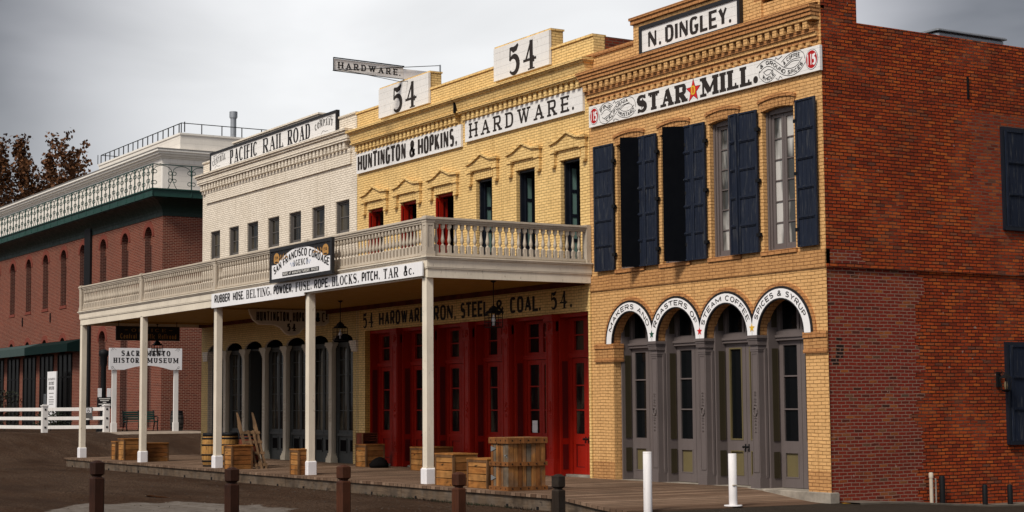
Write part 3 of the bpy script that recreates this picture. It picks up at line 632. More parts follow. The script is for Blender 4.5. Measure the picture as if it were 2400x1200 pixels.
def casement(parent, xa, xb, za, zb, y, frame, gl, rows, fw=.09, sash=.055, mid=.07, bar=.022, rise=0, name='window'):
    m = MB(frame)
    m.box(xa,xa+fw*.5,y-.06,y+.08,za,zb+rise); m.box(xa+fw*.5,xa+fw,y-.03,y+.08,za,zb+rise); m.box(xb-fw*.5,xb,y-.06,y+.08,za,zb+rise); m.box(xb-fw,xb-fw*.5,y-.03,y+.08,za,zb+rise)
    m.box(xa+fw,xb-fw,y-.05,y+.08,zb-fw*.6,zb+rise); m.box(xa+fw,xb-fw,y-.04,y+.08,za,za+fw*.5)
    ia, ib, ja, jb = xa+fw, xb-fw, za+fw*.5, zb-fw*.6; c = (ia+ib)/2
    spans = [(ia,c-.004),(c+.004,ib)] if mid else [(ia,ib)]
    for (p, q) in spans:
        m.box(p,p+sash,y,y+.05,ja,jb); m.box(q-sash,q,y,y+.05,ja,jb); m.box(p+sash,q-sash,y,y+.05,jb-sash,jb); m.box(p+sash,q-sash,y,y+.05,ja,ja+sash*1.4)
        for k in range(1,rows):
            zz = ja+sash*1.4+(jb-sash-ja-sash*1.4)*k/rows; m.box(p+sash,q-sash,y+.008,y+.045,zz-bar/2,zz+bar/2)
    w = m.build(name, None, parent); g = MB(gl); g.box(ia+.01,ib-.01,y+.03,y+.04,ja+.01,jb-.01); g.build('glazing', None, w); return w
def mill_windows():
    for i,(a,b) in enumerate(WX):
        w = casement(mill, a, b, 5.07, 7.93, .16, 'mauve_paint', 'streaked_glass' if i > 1 else 'dark_glass', 6, .11, .07, .08, .024, .04)
        s = MB('brown_trim_brick'); s.box(a-.07,b+.06,-.06,.02,4.985,5.07); s.box(a,b,.02,.24,5.03,5.085); s.build('sill', None, w)
        l = MB('brown_trim_brick','ochre_brown_brick'); P = arch_pts(a-.10,b+.10,8.10,.075,10); Q = arch_pts(a-.02,b+.02,7.93,.052,10)
        n = 9
        for k in range(n):                                   # soldier bricks of the flat arch
            t0,t1 = k/n,(k+.88)/n; f = lambda L_,t: (L_[0][0]+(L_[-1][0]-L_[0][0])*t, min(z for _,z in L_)+(max(z for _,z in L_)-min(z for _,z in L_))*(1-(2*t-1)**2))
            p0,p1,q0,q1 = f(P,t0),f(P,t1),f(Q,t0),f(Q,t1); l.prism([q0,q1,p1,p0],-.022,.01,'y',1)
        for a0,b0 in zip(P[:-1],P[1:]): l.prism([a0,b0,(b0[0],b0[1]+.07),(a0[0],a0[1]+.07)],-.05,.01,'y',0)
        l.build('lintel', None, w)
mill_windows()
def obox(m, P0, d, u0, u1, w0, w1, z0, z1, mi=0):
    """box along the ground direction d from P0; w is measured to the left of d"""
    n = (-d[1], d[0]); P = lambda u,w,z: (P0[0]+d[0]*u+n[0]*w, P0[1]+d[1]*u+n[1]*w, z)
    m.mesh([P(u0,w0,z0),P(u1,w0,z0),P(u1,w1,z0),P(u0,w1,z0),P(u0,w0,z1),P(u1,w0,z1),P(u1,w1,z1),P(u0,w1,z1)],
           [(0,3,2,1),(4,5,6,7),(0,1,5,4),(1,2,6,5),(2,3,7,6),(3,0,4,7)], mi)
def shutter(parent, hx, hy, w, ang, z0=5.07, z1=8.0, n=5, side=1, plain=False, hinges=True):
    """one leaf hung at (hx,hy); ang = direction in which it reaches; side picks the panelled face"""
    m = MB('shutter_iron' if plain else 'shutter_navy'); d = (cos(ang), sin(ang)); s = side
    obox(m,(hx,hy),d,0,w,-.012,.012,z0,z1)
    if not plain:
        st = .055; fa, fb = (.012,.03) if s > 0 else (-.03,-.012)
        obox(m,(hx,hy),d,0,st,fa,fb,z0,z1); obox(m,(hx,hy),d,w-st,w,fa,fb,z0,z1)
        for k in range(n+1):
            zz = z0+(z1-z0)*k/n; h = .035; obox(m,(hx,hy),d,st,w-st,fa,fb,max(z0,zz-h),min(z1,zz+h))
            if 0 < k < n: obox(m,(hx,hy),d,st,w-st,fa*(1 if s>0 else 1)+(0 if s>0 else -.014),fb+(.014 if s>0 else 0),zz-.012,zz+.012)
        q = (w-2*st)/4
        for k in range(1,4): obox(m,(hx,hy),d,st+q*k-.004,st+q*k+.004,(.012 if s>0 else -.016),(.016 if s>0 else -.012),z0+.04,z1-.04)
    o = m.build('shutter', None, parent)
    if hinges:
        h = MB('iron_black')
        for f in (.12,.5,.86):
            zz = z0+(z1-z0)*f; obox(h,(hx,hy),d,-.06,.05,-.03,.035,zz-.035,zz+.035); h.cyl((hx,hy,zz-.05),(hx,hy,zz+.05),.022,n=6)
        h.build('hinge', None, o)
    return o
def mill_shutters():
    shutter(mill,-7.03,-.06,.74,pi+radians(2.5),side=1)
    shutter(mill,-5.98,-.05,.46,pi+radians(49),plain=True)
    shutter(mill,-5.36,-.06,.44,pi+radians(3),side=1); shutter(mill,-5.80,-.085,.43,pi-radians(2),side=1,hinges=False)
    shutter(mill,-4.29,-.05,.52,pi+radians(49),plain=True)
    shutter(mill,-3.63,-.06,.41,pi+radians(3),side=1); shutter(mill,-4.04,-.085,.39,pi-radians(2),side=1,hinges=False)
    shutter(mill,-1.91,-.06,.58,pi+radians(3),side=1); shutter(mill,-2.47,-.13,.29,pi-radians(6),side=1,hinges=False)
    shutter(mill,-.72,-.06,.60,-radians(2),side=-1)
    # closed pairs on the side wall
    for z0,z1,y0 in ((5.66,7.70,5.0),(1.19,3.17,4.94)):
        f = MB('frame_navy'); f.box(-.03,.05,y0-.07,y0,z0-.07,z1+.07); f.box(-.03,.05,y0+1.24,y0+1.31,z0-.07,z1+.07); f.box(-.03,.05,y0,y0+1.24,z1,z1+.07); f.box(-.03,.07,y0-.05,y0+1.29,z0-.08,z0); f.build('shutter_frame', None, mill)
        shutter(mill,.045,y0+.02,.60,pi/2,z0,z1,3,side=-1,hinges=False); shutter(mill,.045,y0+.63,.60,pi/2,z0,z1,3,side=-1,hinges=False)
mill_shutters()
def mill_doors():
    b = MB('mauve_paint'); b.box(-7.6,-.4,.555,.60,.28,4.2); b.build('door_screen', None, mill)
    for i,c in enumerate(AC):
        m = MB('mauve_paint','olive_shaded'); y = .48; xa, xb = c-AR, c+AR
        for s in (-1,1):                                     # jambs with narrow olive panels, shade painted into their colour
            x = c+s*AR; m.box(x-.05,x+.05,.20,.55,.28,SPR+.02)
            for z0,z1 in ((1.25,3.12),(.50,1.02)):
                m.box(x-s*.05,x-s*.056,.285,.425,z0,z1,1); m.box(x-s*.05,x-s*.066,.425,.442,z0,z1,1); m.box(x-s*.05,x-s*.066,.285,.425,z0-.012,z0,1)
            m.box(x-.05,x+.05,.20,.55,SPR+.02,4.05)
            m.box(x-s*.05,x-s*.056,.285,.425,3.55,4.0,1)
        m.box(xa,xb,.40,.55,3.28,3.34); m.box(xa,xb,.37,.55,3.34,3.39); m.box(xa,xb,.41,.55,3.39,3.47)
        for s in (-1,1):                                     # frame of the fanlight
            m.box(c+s*.02,c+s*.08,y-.02,.55,3.47,4.15); m.box(c+s*.58,c+s*.66,y-.02,.55,3.47,4.05)
        m.box(c-.58,c+.58,y-.01,.55,3.47,3.50)
        fr = m.build('door_frame', None, mill)
        g = MB('dark_glass'); g.box(c-.58,c-.08,.52,.53,3.5,4.14); g.box(c+.08,c+.58,.52,.53,3.5,4.14); g.build('fanlight', None, fr)
        for s in (-1,1):
            d = MB('mauve_paint','olive_paint'); l0, l1 = (c-.655,c-.006) if s < 0 else (c+.006,c+.655); st = .115; z0,z1 = .305,3.275
            single = (i == 2)
            d.box(l0,l0+st,y,y+.05,z0,z1); d.box(l1-st,l1,y,y+.05,z0,z1); d.box(l0+st,l1-st,y,y+.05,z0,.50); d.box(l0+st,l1-st,y,y+.05,1.02,1.24); d.box(l0+st,l1-st,y,y+.05,3.18,z1)
            d.box(l0+st,l1-st,y+.03,y+.045,.50,1.02,1)
            bd = .022
            mi = 1 if single else 0
            for zz in (.50,1.02-bd): d.box(l0+st,l1-st,y-.008,y+.03,zz,zz+bd,mi)
            for xx in (l0+st,l1-st-bd): d.box(xx,xx+bd,y-.008,y+.03,.50+bd,1.02-bd,mi)
            if single:
                for zz in (1.24,3.18-.03): d.box(l0+st,l1-st,y-.010,y+.03,zz,zz+.03,1)
                for xx in (l0+st,l1-st-.03): d.box(xx,xx+.03,y-.010,y+.03,1.27,3.15,1)
            else:
                for zz in (1.885,2.555): d.box(l0+st,l1-st,y+.002,y+.04,zz-.014,zz+.014)
            o = d.build('door', None, mill)
            g = MB('dark_glass'); g.box(l0+st+.002,l1-st-.002,y+.032,y+.040,1.245,3.175); g.build('glazing', None, o)
            if single:
                h = MB('iron_black'); xk = l1-.05 if s < 0 else l0+.05
                h.cyl((xk,y,1.1),(xk,y-.06,1.1),.012,n=6); h.lathe(xk,y-.06,[(.0,1.07),(.026,1.085),(.03,1.1),(.026,1.115),(.0,1.13)],8); h.box(xk-.02,xk+.02,y-.006,y,1.0,1.16); h.build('handle', None, o)
    st = MB('stone_base'); st.box(-7.2,-.65,-.02,.56,.24,.296); st.build('threshold', None, mill)
    for c in ((AC[i]+AC[i+1])/2 for i in range(3)):
        m = MB('mauve_paint')
        m.box(c-.15,c+.15,-.04,.28,.28,.46); m.box(c-.145,c+.145,-.035,.28,.46,.50); m.box(c-.135,c+.135,-.02,.28,.50,.54); m.box(c-.125,c+.125,-.01,.28,.54,.58)
        m.box(c-.115,c+.115,.0,.14,.58,3.06); m.box(c-.15,c+.15,.14,.20,.50,3.10); m.box(c-.165,c+.165,.20,.30,.50,3.12)
        m.box(c-.125,c+.125,-.012,.14,3.06,3.10); m.box(c-.135,c+.135,-.02,.28,3.10,3.14); m.box(c-.12,c+.12,-.005,.28,3.14,3.19)
        m.box(c-.145,c+.145,-.035,.28,3.19,3.29); m.box(c-.16,c+.16,-.06,.28,3.29,3.33); m.box(c-.18,c+.18,-.08,.28,3.33,SPR-.002)
        for k in range(8): m.box(c-.14+k*.0365,c-.14+k*.0365+.022,-.05,-.03,3.20,3.285)
        for z in (.62,3.02): m.box(c-.085,c+.085,-.012,.0,z-.008,z+.008)
        for s in (-1,1): m.box(c+s*.085-.007,c+s*.085+.007,-.010,0,.628,3.012)
        p = m.build('pilaster', None, mill)
        o = MB('mauve_paint'); o.tube([(c+.055*cos(t*pi/8), -.014, 1.84+.085*sin(t*pi/8)) for t in range(17)], .012, 5)
        for z,r,k in ((1.98,.032,.05),(2.04,.022,.04),(2.10,.026,.05),(2.17,.02,.05),(2.23,.026,.045),(1.71,.03,.045),(1.65,.022,.04),(1.58,.022,.05),(1.50,.018,.05),(1.43,.022,.04)):
            for s in (-1,1): o.cyl((c+s*r*.7,.0,z),(c+s*r*.7,-.022,z+.006),r*.75,r*.35,n=6)
            o.cyl((c,0,z+.025),(c,-.026,z+.025),.016,.006,n=6)
        o.build('ornament', None, p)
mill_doors()
def hvac():
    t = thing('air_conditioner', 'long low metal unit on the roof behind the red brick parapet', 'air conditioner', (-1.6,5.9,9.0))
    m = MB('galvanised'); m.cbox(-2.2,-1.5,4.75,6.85,9.08,10.10,.05); m.build('casing', None, t)
    l = MB('galvanised'); l.cbox(-2.25,-1.45,4.70,6.9,10.10,10.15,.03); l.build('lid', None, t)
    v = MB('iron_black')
    for k in range(7): v.box(-1.5,-1.49,4.9+.27*k,5.1+.27*k,9.5,9.9)
    v.build('grille', None, t); f = MB('iron_black'); f.box(-2.1,-1.6,4.9,5.0,9.0,9.08); f.box(-2.1,-1.6,6.6,6.7,9.0,9.08); f.build('skid', None, t)
hvac()
# signs on the corner store
def board(name, label, x0, x1, y, z0, z1, mat, th=.06, cat='sign', group=None, face='y', frame=None, fw=.06, fd=.03):
    t = thing(name, label, cat, ((x0+x1)/2,y+th/2,z0) if face == 'y' else (y-th/2,(x0+x1)/2,z0), group)
    m = MB(mat)
    if face == 'y': m.box(x0,x1,y,y+th,z0,z1)
    else: m.box(y-th,y,x0,x1,z0,z1)
    m.build('panel', None, t)
    if frame:
        f = MB(frame); e = fw
        for (a,b,c,d) in ((x0-e,x1+e,z1,z1+e),(x0-e,x1+e,z0-e,z0),(x0-e,x0,z0,z1),(x1,x1+e,z0,z1)):
            if face == 'y': f.box(a,b,y-fd,y+th,c,d)
            else: f.box(y-th,y+fd,a,b,c,d)
        f.build('frame', None, t)
    return t
def sign_dingley():
    t = board('shop_sign','framed board lettered N. DINGLEY. high on the parapet of the ochre corner store',-5.79,-2.40,-.10,9.88,10.40,'sign_white',.08,frame='frame_black',fw=.085,fd=.03)
    L_ = MB(); F = ('y',-.10)
    text(L_,'N.',-5.57,-5.07,9.94,10.33,F,'letter_faded','gothic',.2); text(L_,'DINGLEY',-4.92,-2.74,9.94,10.33,F,'letter_faded','gothic',.14); text(L_,'.',-2.70,-2.60,9.95,10.32,F,'letter_faded','gothic')
    L_.build('lettering', None, t)
sign_dingley()
def sign_star():
    t = board('shop_sign','long white board lettered STAR MILL. with a red star in its middle',-7.99,.03,-.07,8.49,8.99,'sign_white',.065)
    L_ = MB(); F = ('y',-.07)
    text(L_,'STAR',-6.08,-4.19,8.54,8.94,F,'letter_faded','fat',.05); text(L_,'MILL',-3.75,-2.02,8.54,8.95,F,'letter_faded','fat',.05); disc(L_,-1.91,8.62,.075,.075,F,'letter_faded')
    L_.build('lettering', None, t)
    L_ = MB(); star(L_,-3.985,8.73,.275,F,'letter_black',.003); star(L_,-3.985,8.73,.25,F,'star_red',.005); text(L_,'D',-4.06,-3.91,8.64,8.84,F,'letter_yellow','gothic',off=.008); L_.build('star_emblem', None, t)
    for c in (-7.77,-.20):
        L_ = MB(); disc(L_,c,8.74,.185,.205,F,'letter_black',.003); disc(L_,c,8.74,.175,.195,F,'sign_white_smooth',.005); disc(L_,c,8.74,.160,.178,F,'letter_red',.007)
        text(L_,'11',c-.115,c-.005,8.62,8.86,F,'sign_white_smooth','sans',.9,off=.009); text(L_,'5',c+.015,c+.125,8.62,8.86,F,'sign_white_smooth','sans',off=.009); L_.build('number_disc', None, t)
    L_ = MB()
    W_ = .011
    def loop(c,rx,z,rz,a0=0,a1=360,r=W_): stroke(L_,[(c+rx*cos(radians(a0+(a1-a0)*i/28)), z+rz*sin(radians(a0+(a1-a0)*i/28))) for i in range(29)],r,F,'letter_black')
    def curve(P): stroke(L_,P,W_,F,'letter_black',.0045)
    def S_(x0,z0,x1,z1,k=.5,n=14):
        out = []
        for i in range(n+1):
            s_ = i/n; e = s_*s_*(3-2*s_); out.append((x0+(x1-x0)*s_, z0+(z1-z0)*(e*k+s_*(1-k))))
        return out
    def along(txt, pts, h, gap=.16):
        """a length of ribbon: its two edges and the words between them"""
        Ln = sum(math.hypot(b[0]-a[0],b[1]-a[1]) for a,b in zip(pts[:-1],pts[1:])); f = follow(pts,0,Ln,0); e = Ln*.06
        for z in (-.030,h+.030): stroke(L_,[f((-e+(Ln+2*e)*i/16,z)) for i in range(17)],W_,F,'letter_black')
        text(L_,txt,0,Ln,0,h,F,'letter_black','arch',gap,f,off=.006)
    def sm(P, n=4):
        out = []
        for i in range(len(P)-1):
            p0,p1,p2,p3 = P[max(i-1,0)],P[i],P[i+1],P[min(i+2,len(P)-1)]
            for k in range(n):
                u = k/n; out.append(tuple(.5*(2*p1[j]+(p2[j]-p0[j])*u+(2*p0[j]-5*p1[j]+4*p2[j]-p3[j])*u*u+(3*p1[j]-p0[j]-3*p2[j]+p3[j])*u**3) for j in (0,1)))
        return out+[P[-1]]
    # left ribbon: FINE / CALIFORNIA / MUSTARD
    along('FINE',sm([(-7.47,8.76),(-7.36,8.835),(-7.22,8.84),(-7.09,8.77)]),.10); along('CALIFORNIA',sm([(-7.27,8.53),(-7.05,8.60),(-6.86,8.73),(-6.66,8.84),(-6.40,8.87)]),.085); along('MUSTARD',sm([(-6.80,8.655),(-6.64,8.575),(-6.46,8.545),(-6.28,8.57),(-6.15,8.64)]),.085)
    curve(sm([(-7.53,8.74),(-7.555,8.64),(-7.48,8.54),(-7.32,8.50)])); curve(sm([(-6.36,8.98),(-6.22,8.93),(-6.13,8.83),(-6.11,8.70)])); curve(sm([(-7.44,8.66),(-7.30,8.60),(-7.14,8.66),(-7.05,8.76)])); curve(sm([(-6.72,8.74),(-6.5,8.82),(-6.3,8.80),(-6.2,8.70)]))
    curve([(-7.0,8.92),(-6.92,8.975),(-6.90,8.91),(-6.78,8.95)]); curve([(-7.0,8.56),(-6.98,8.505),(-6.92,8.55),(-6.78,8.505)]); L_.build('ribbon', None, t); L_ = MB()
    # right ribbon: & GROUND SPICES / WHOLE / & COFFEE
    along('& GROUND SPICES',sm([(-1.74,8.80),(-1.62,8.855),(-1.46,8.85),(-1.28,8.75),(-1.10,8.63),(-.90,8.56),(-.70,8.56),(-.54,8.62),(-.45,8.70)],5),.085); along('WHOLE',sm([(-1.71,8.62),(-1.60,8.545),(-1.45,8.545),(-1.31,8.63)]),.085); along('& COFFEE',sm([(-1.02,8.76),(-.90,8.825),(-.74,8.87),(-.55,8.865)]),.08)
    curve(sm([(-1.78,8.78),(-1.80,8.70),(-1.77,8.62)])); curve(sm([(-.52,8.97),(-.43,8.90),(-.40,8.79)])); curve(sm([(-1.66,8.72),(-1.5,8.765),(-1.36,8.70)])); curve(sm([(-.98,8.72),(-.78,8.80),(-.56,8.79)]))
    curve([(-1.30,8.90),(-1.27,8.965),(-1.20,8.91),(-1.08,8.965)]); curve([(-1.28,8.54),(-1.2,8.505),(-1.15,8.56),(-1.08,8.51)])
    L_.build('ribbon', None, t)
sign_star()
def sign_arches():
    t = thing('arch_sign','white band over the four arched doors, lettered MAKERS AND ROASTERS OF STEAM COFFEE','sign',(-3.9,-.03,SPR-.05)); hs = .862
    def band(R0,R1,y,m,mi,zb,hs_=hs,th=0):
        for i,c in enumerate(AC):
            n = 24
            for k in range(n):
                q = []
                for tt,R in ((k,R0),(k,R1),(k+1,R1),(k+1,R0)):
                    a = pi*tt/n; r = R
                    if (i > 0 and a > pi/2) or (i < 3 and a < pi/2): r = min(R, hs_/max(1e-6,abs(cos(a))))
                    q.append((c+r*cos(a), SPR+r*sin(a)))
                if th: m.prism(q,y,y+th,'y',mi)
                else: m.poly([(p[0],y,p[1]) for p in q],mi)
            for s in (-1,1):
                e = R1 if (i == 0 and s < 0) or (i == 3 and s > 0) else hs_
                q = [(c+s*R0,zb),(c+s*e,zb),(c+s*e,SPR),(c+s*R0,SPR)]
                if th: m.prism(q,y,y+th,'y',mi)
                else: m.poly([(p[0],y,p[1]) for p in q],mi)
    b = MB('frame_black'); band(.69,.955,-.05,b,0,SPR-.03,th=.05); b.build('backing', None, t)
    w = MB('sign_white_smooth'); band(.717,.905,-.054,w,0,SPR-.008,.860); w.build('panel', None, t)
    L_ = MB(); F = ('y',-.054)
    for c,tx,a0,a1 in zip(AC,('MAKERS AND','ROASTERS OF','STEAM COFFEE','SPICES & SYRUP'),(160,158,160,157),(26,24,22,24)):
        pts = [(c+.752*cos(radians(a0+(a1-a0)*i/30)), SPR+.752*sin(radians(a0+(a1-a0)*i/30))) for i in range(31)]; Ln = radians(a0-a1)*.752
        text(L_,tx,0,Ln,0,.115,F,'letter_black','arch',.22,follow(pts,0,Ln,0))
    L_.build('lettering', None, t)
    for k,col in enumerate(('letter_green','star_red','letter_yellow')): L_ = MB(); star(L_,(AC[k]+AC[k+1])/2,SPR+.15,.095,F,col,.005); L_.build('star', None, t)
sign_arches()

# ------------------------------------------------------------------ yellow hardware store
hh = thing('hardware_store','two storey store of yellow painted brick with red ground floor doors','building',(-14.2,5,0))
HO = [(-19.61,-18.66,7.72),(-17.60,-16.66,7.72),(-15.57,-14.57,7.72),(-13.37,-12.56,7.88),(-11.37,-10.50,7.88),(-9.33,-8.50,7.88)]
HC = [-18.03,-16.0,-13.97,-12.0,-9.94]
def hh_body():
    m = MB('yellow_brick','yellow_deep_brick')
    m.wall(-20.26,-8.085,.28,5.0,0,[(-19.85,-8.2,.28,4.19,0)],.40,m=0,mr=1); m.wall(-20.36,-8.085,5.0,9.55,0,[(a,b,5.33,z,0) for a,b,z in HO],.10,m=0)
    m.box(-8.16,-8.085,-.04,.0,.28,4.84,0)
    m.wall(-20.36,-8.085,9.55,10.1,0,(),0,m=0)
    m.build('wall', None, hh)
    p = MB('yellow_brick','raw_red_brick')
    p.box(-20.36,-8.0,.001,.32,10.1,10.68,0); p.box(-20.42,-7.86,-.035,.36,10.68,10.735,0)
    for a,b in ((-18.82,-15.82),(-12.32,-9.68)): p.box(a,b,-.01,.34,10.735,11.17,0); p.box(a-.02,b+.02,-.035,.37,11.17,11.215,0)
    p.box(-8.0,-7.86,.0,.32,10.1,10.68,0)
    p.build('parapet', None, hh)
    s = MB('raw_red_brick'); s.box(-8.0,-7.86,.32,14,9.0,10.70); s.build('side_wall', None, hh)
    r = MB('roof_tar'); r.box(-20.3,-8.05,.32,14,9.5,9.6); r.build('roof', None, hh)
    c = MB('yellow_brick')
    for x0,x1 in ((-20.42,-14.13),(-14.03,-7.92)):
        c.box(x0+.12,x1-.06,-.05,.05,9.46,9.52)
        x = x0+.2
        while x < x1-.2: c.box(x,x+.125,-.15,.02,9.52,9.70); x += .235
        c.box(x0+.06,x1,-.20,.05,9.70,9.745); c.box(x0+.03,x1+.02,-.235,.05,9.745,9.79)
        c.mesh([(x0+.05,-.20,9.79),(x1,-.20,9.79),(x1,-.26,10.04),(x0+.02,-.26,10.04),(x0+.05,.05,9.79),(x1,.05,9.79),(x1,.05,10.04),(x0+.02,.05,10.04)],[(0,1,2,3),(1,5,6,2),(0,3,7,4),(3,2,6,7)])
        c.box(x0-.02,x1+.04,-.30,.05,10.04,10.09); c.box(x0-.06,x1+.07,-.35,.05,10.09,10.15)
        c.mesh([(x0-.06,-.35,10.15),(x1+.07,-.35,10.15),(x1,0,10.2),(x0,0,10.2)],[(0,1,2,3)])
    c.build('cornice', None, hh)
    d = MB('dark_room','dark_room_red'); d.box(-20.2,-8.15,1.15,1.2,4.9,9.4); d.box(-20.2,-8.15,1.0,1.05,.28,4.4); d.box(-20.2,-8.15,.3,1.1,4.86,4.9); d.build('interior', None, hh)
    k = MB('iron_black')
    k.box(-14.10,-14.06,-.27,-.2,9.75,10.16); k.build('downspout', None, hh)
    L_ = MB(); F = ('y',0.)
    text(L_,'54',-20.0,-19.28,4.27,4.72,F,'letter_black','num',.2); text(L_,'HARDWARE',-18.95,-16.20,4.29,4.70,F,'letter_black','gothic',.12); text(L_,',',-16.16,-16.0,4.29,4.68,F,'letter_black','gothic')
    text(L_,'IRON',-15.85,-14.62,4.29,4.70,F,'letter_black','gothic',.12); text(L_,',',-14.56,-14.44,4.29,4.68,F,'letter_black','gothic')
    text(L_,'STEEL',-14.22,-12.80,4.29,4.70,F,'letter_black','gothic',.12); text(L_,'&',-12.5,-11.98,4.29,4.68,F,'letter_black','gothic'); text(L_,'COAL',-11.72,-10.40,4.30,4.71,F,'letter_black','gothic',.12); text(L_,'.',-10.36,-10.26,4.30,4.7,F,'letter_black','gothic')
    text(L_,'54',-9.85,-9.08,4.30,4.74,F,'letter_black','num',.22); text(L_,'.',-8.98,-8.84,4.31,4.72,F,'letter_black','gothic')
    L_.build('lettering', None, hh)
hh_body()
def hh_windows():
    for i,(a,b,zt) in enumerate(HO):
        red = i < 3; fr = 'door_red' if red else 'frame_navy'; c = (a+b)/2
        m = MB(fr); y = .12
        m.box(a,a+.05,y-.02,y+.10,5.33,zt); m.box(b-.05,b,y-.02,y+.10,5.33,zt); m.box(a+.05,b-.05,y-.02,y+.10,zt-.06,zt)
        w = m.build('window', None, hh)
        # left leaf folded back into the reveal, right leaf ajar
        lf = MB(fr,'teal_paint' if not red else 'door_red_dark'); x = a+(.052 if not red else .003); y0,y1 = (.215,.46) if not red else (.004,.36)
        z1 = zt-.07; lf.box(x,x+.035,y0,y0+.055,5.33,z1); lf.box(x,x+.035,y1-.055,y1,5.33,z1)
        n = 4
        for k in range(n+1):
            zz = 5.36+(z1-5.42)*k/n; lf.box(x,x+.035,y0+.055,y1-.055,zz-.04,zz+.04)
        lf.box(x+.008,x+.024,y0+.05,y1-.05,5.36,z1-.02,1); lf.build('leaf', None, w)
        rf = MB(fr,'dark_glass','crate_red_wood')
        yy = .80 if not red else .42; xa,xb = c+(.12 if not red else .02),b-.05
        if red:
            rf.box(xa,xa+.07,yy,yy+.04,5.33,z1); rf.box(xb-.07,xb,yy,yy+.04,5.33,z1)
            for zz in (5.38,6.3,7.15,z1-.03): rf.box(xa+.07,xb-.07,yy,yy+.04,zz-.05,zz+.05)
            rf.box(xa+.06,xb-.06,yy+.015,yy+.025,5.38,z1-.03,1)
        else: rf.box(b+.38,b+.46,.42,.45,5.33,z1,2); rf.box(b+.46,b+.50,.41,.46,5.33,z1,0)
        rf.build('leaf', None, w)
        h = MB('yellow_brick'); pz = zt+.67; hw = .80 if i < 3 else .775
        P = lambda q: [(c+x_,z_) for x_,z_ in q]
        h.prism(P([(-hw+.02,pz-.43),(hw-.02,pz-.43),(hw-.02,pz-.20),(.42,pz-.175),(0,pz-.03),(-.42,pz-.175),(-hw+.02,pz-.20)]),-.085,.01)
        T = P([(-hw-.03,pz-.215),(-.45,pz-.165),(0,pz),(.45,pz-.165),(hw+.03,pz-.19)]); 
        for a0,b0 in zip(T[:-1],T[1:]): h.prism([(a0[0],a0[1]-.055),(b0[0],b0[1]-.055),b0,a0],-.14,-.05)
        h.box(c+hw-.02,c+hw+.03,-.049,.0,pz-.245,pz-.195); h.box(c-hw-.03,c-hw+.02,-.049,0,pz-.265,pz-.22)
        for s in (-1,1):
            h.box(c+s*(hw-.19),c+s*(hw-.02),-.085,.01,zt-.10,pz-.43); h.box(c+s*(hw-.23),c+s*(hw-.0),-.115,.0,pz-.47,pz-.42); h.box(c+s*(hw-.17),c+s*(hw-.05),-.10,.0,zt-.14,zt-.10)
        for k in range(9):
            q = (b-a+.10)/9; h.box(a-.05+q*k+.006,a-.05+q*(k+1)-.006,-.02,.01,zt+.005,zt+.235)
        h.build('hood_mould', None, w)
hh_windows()
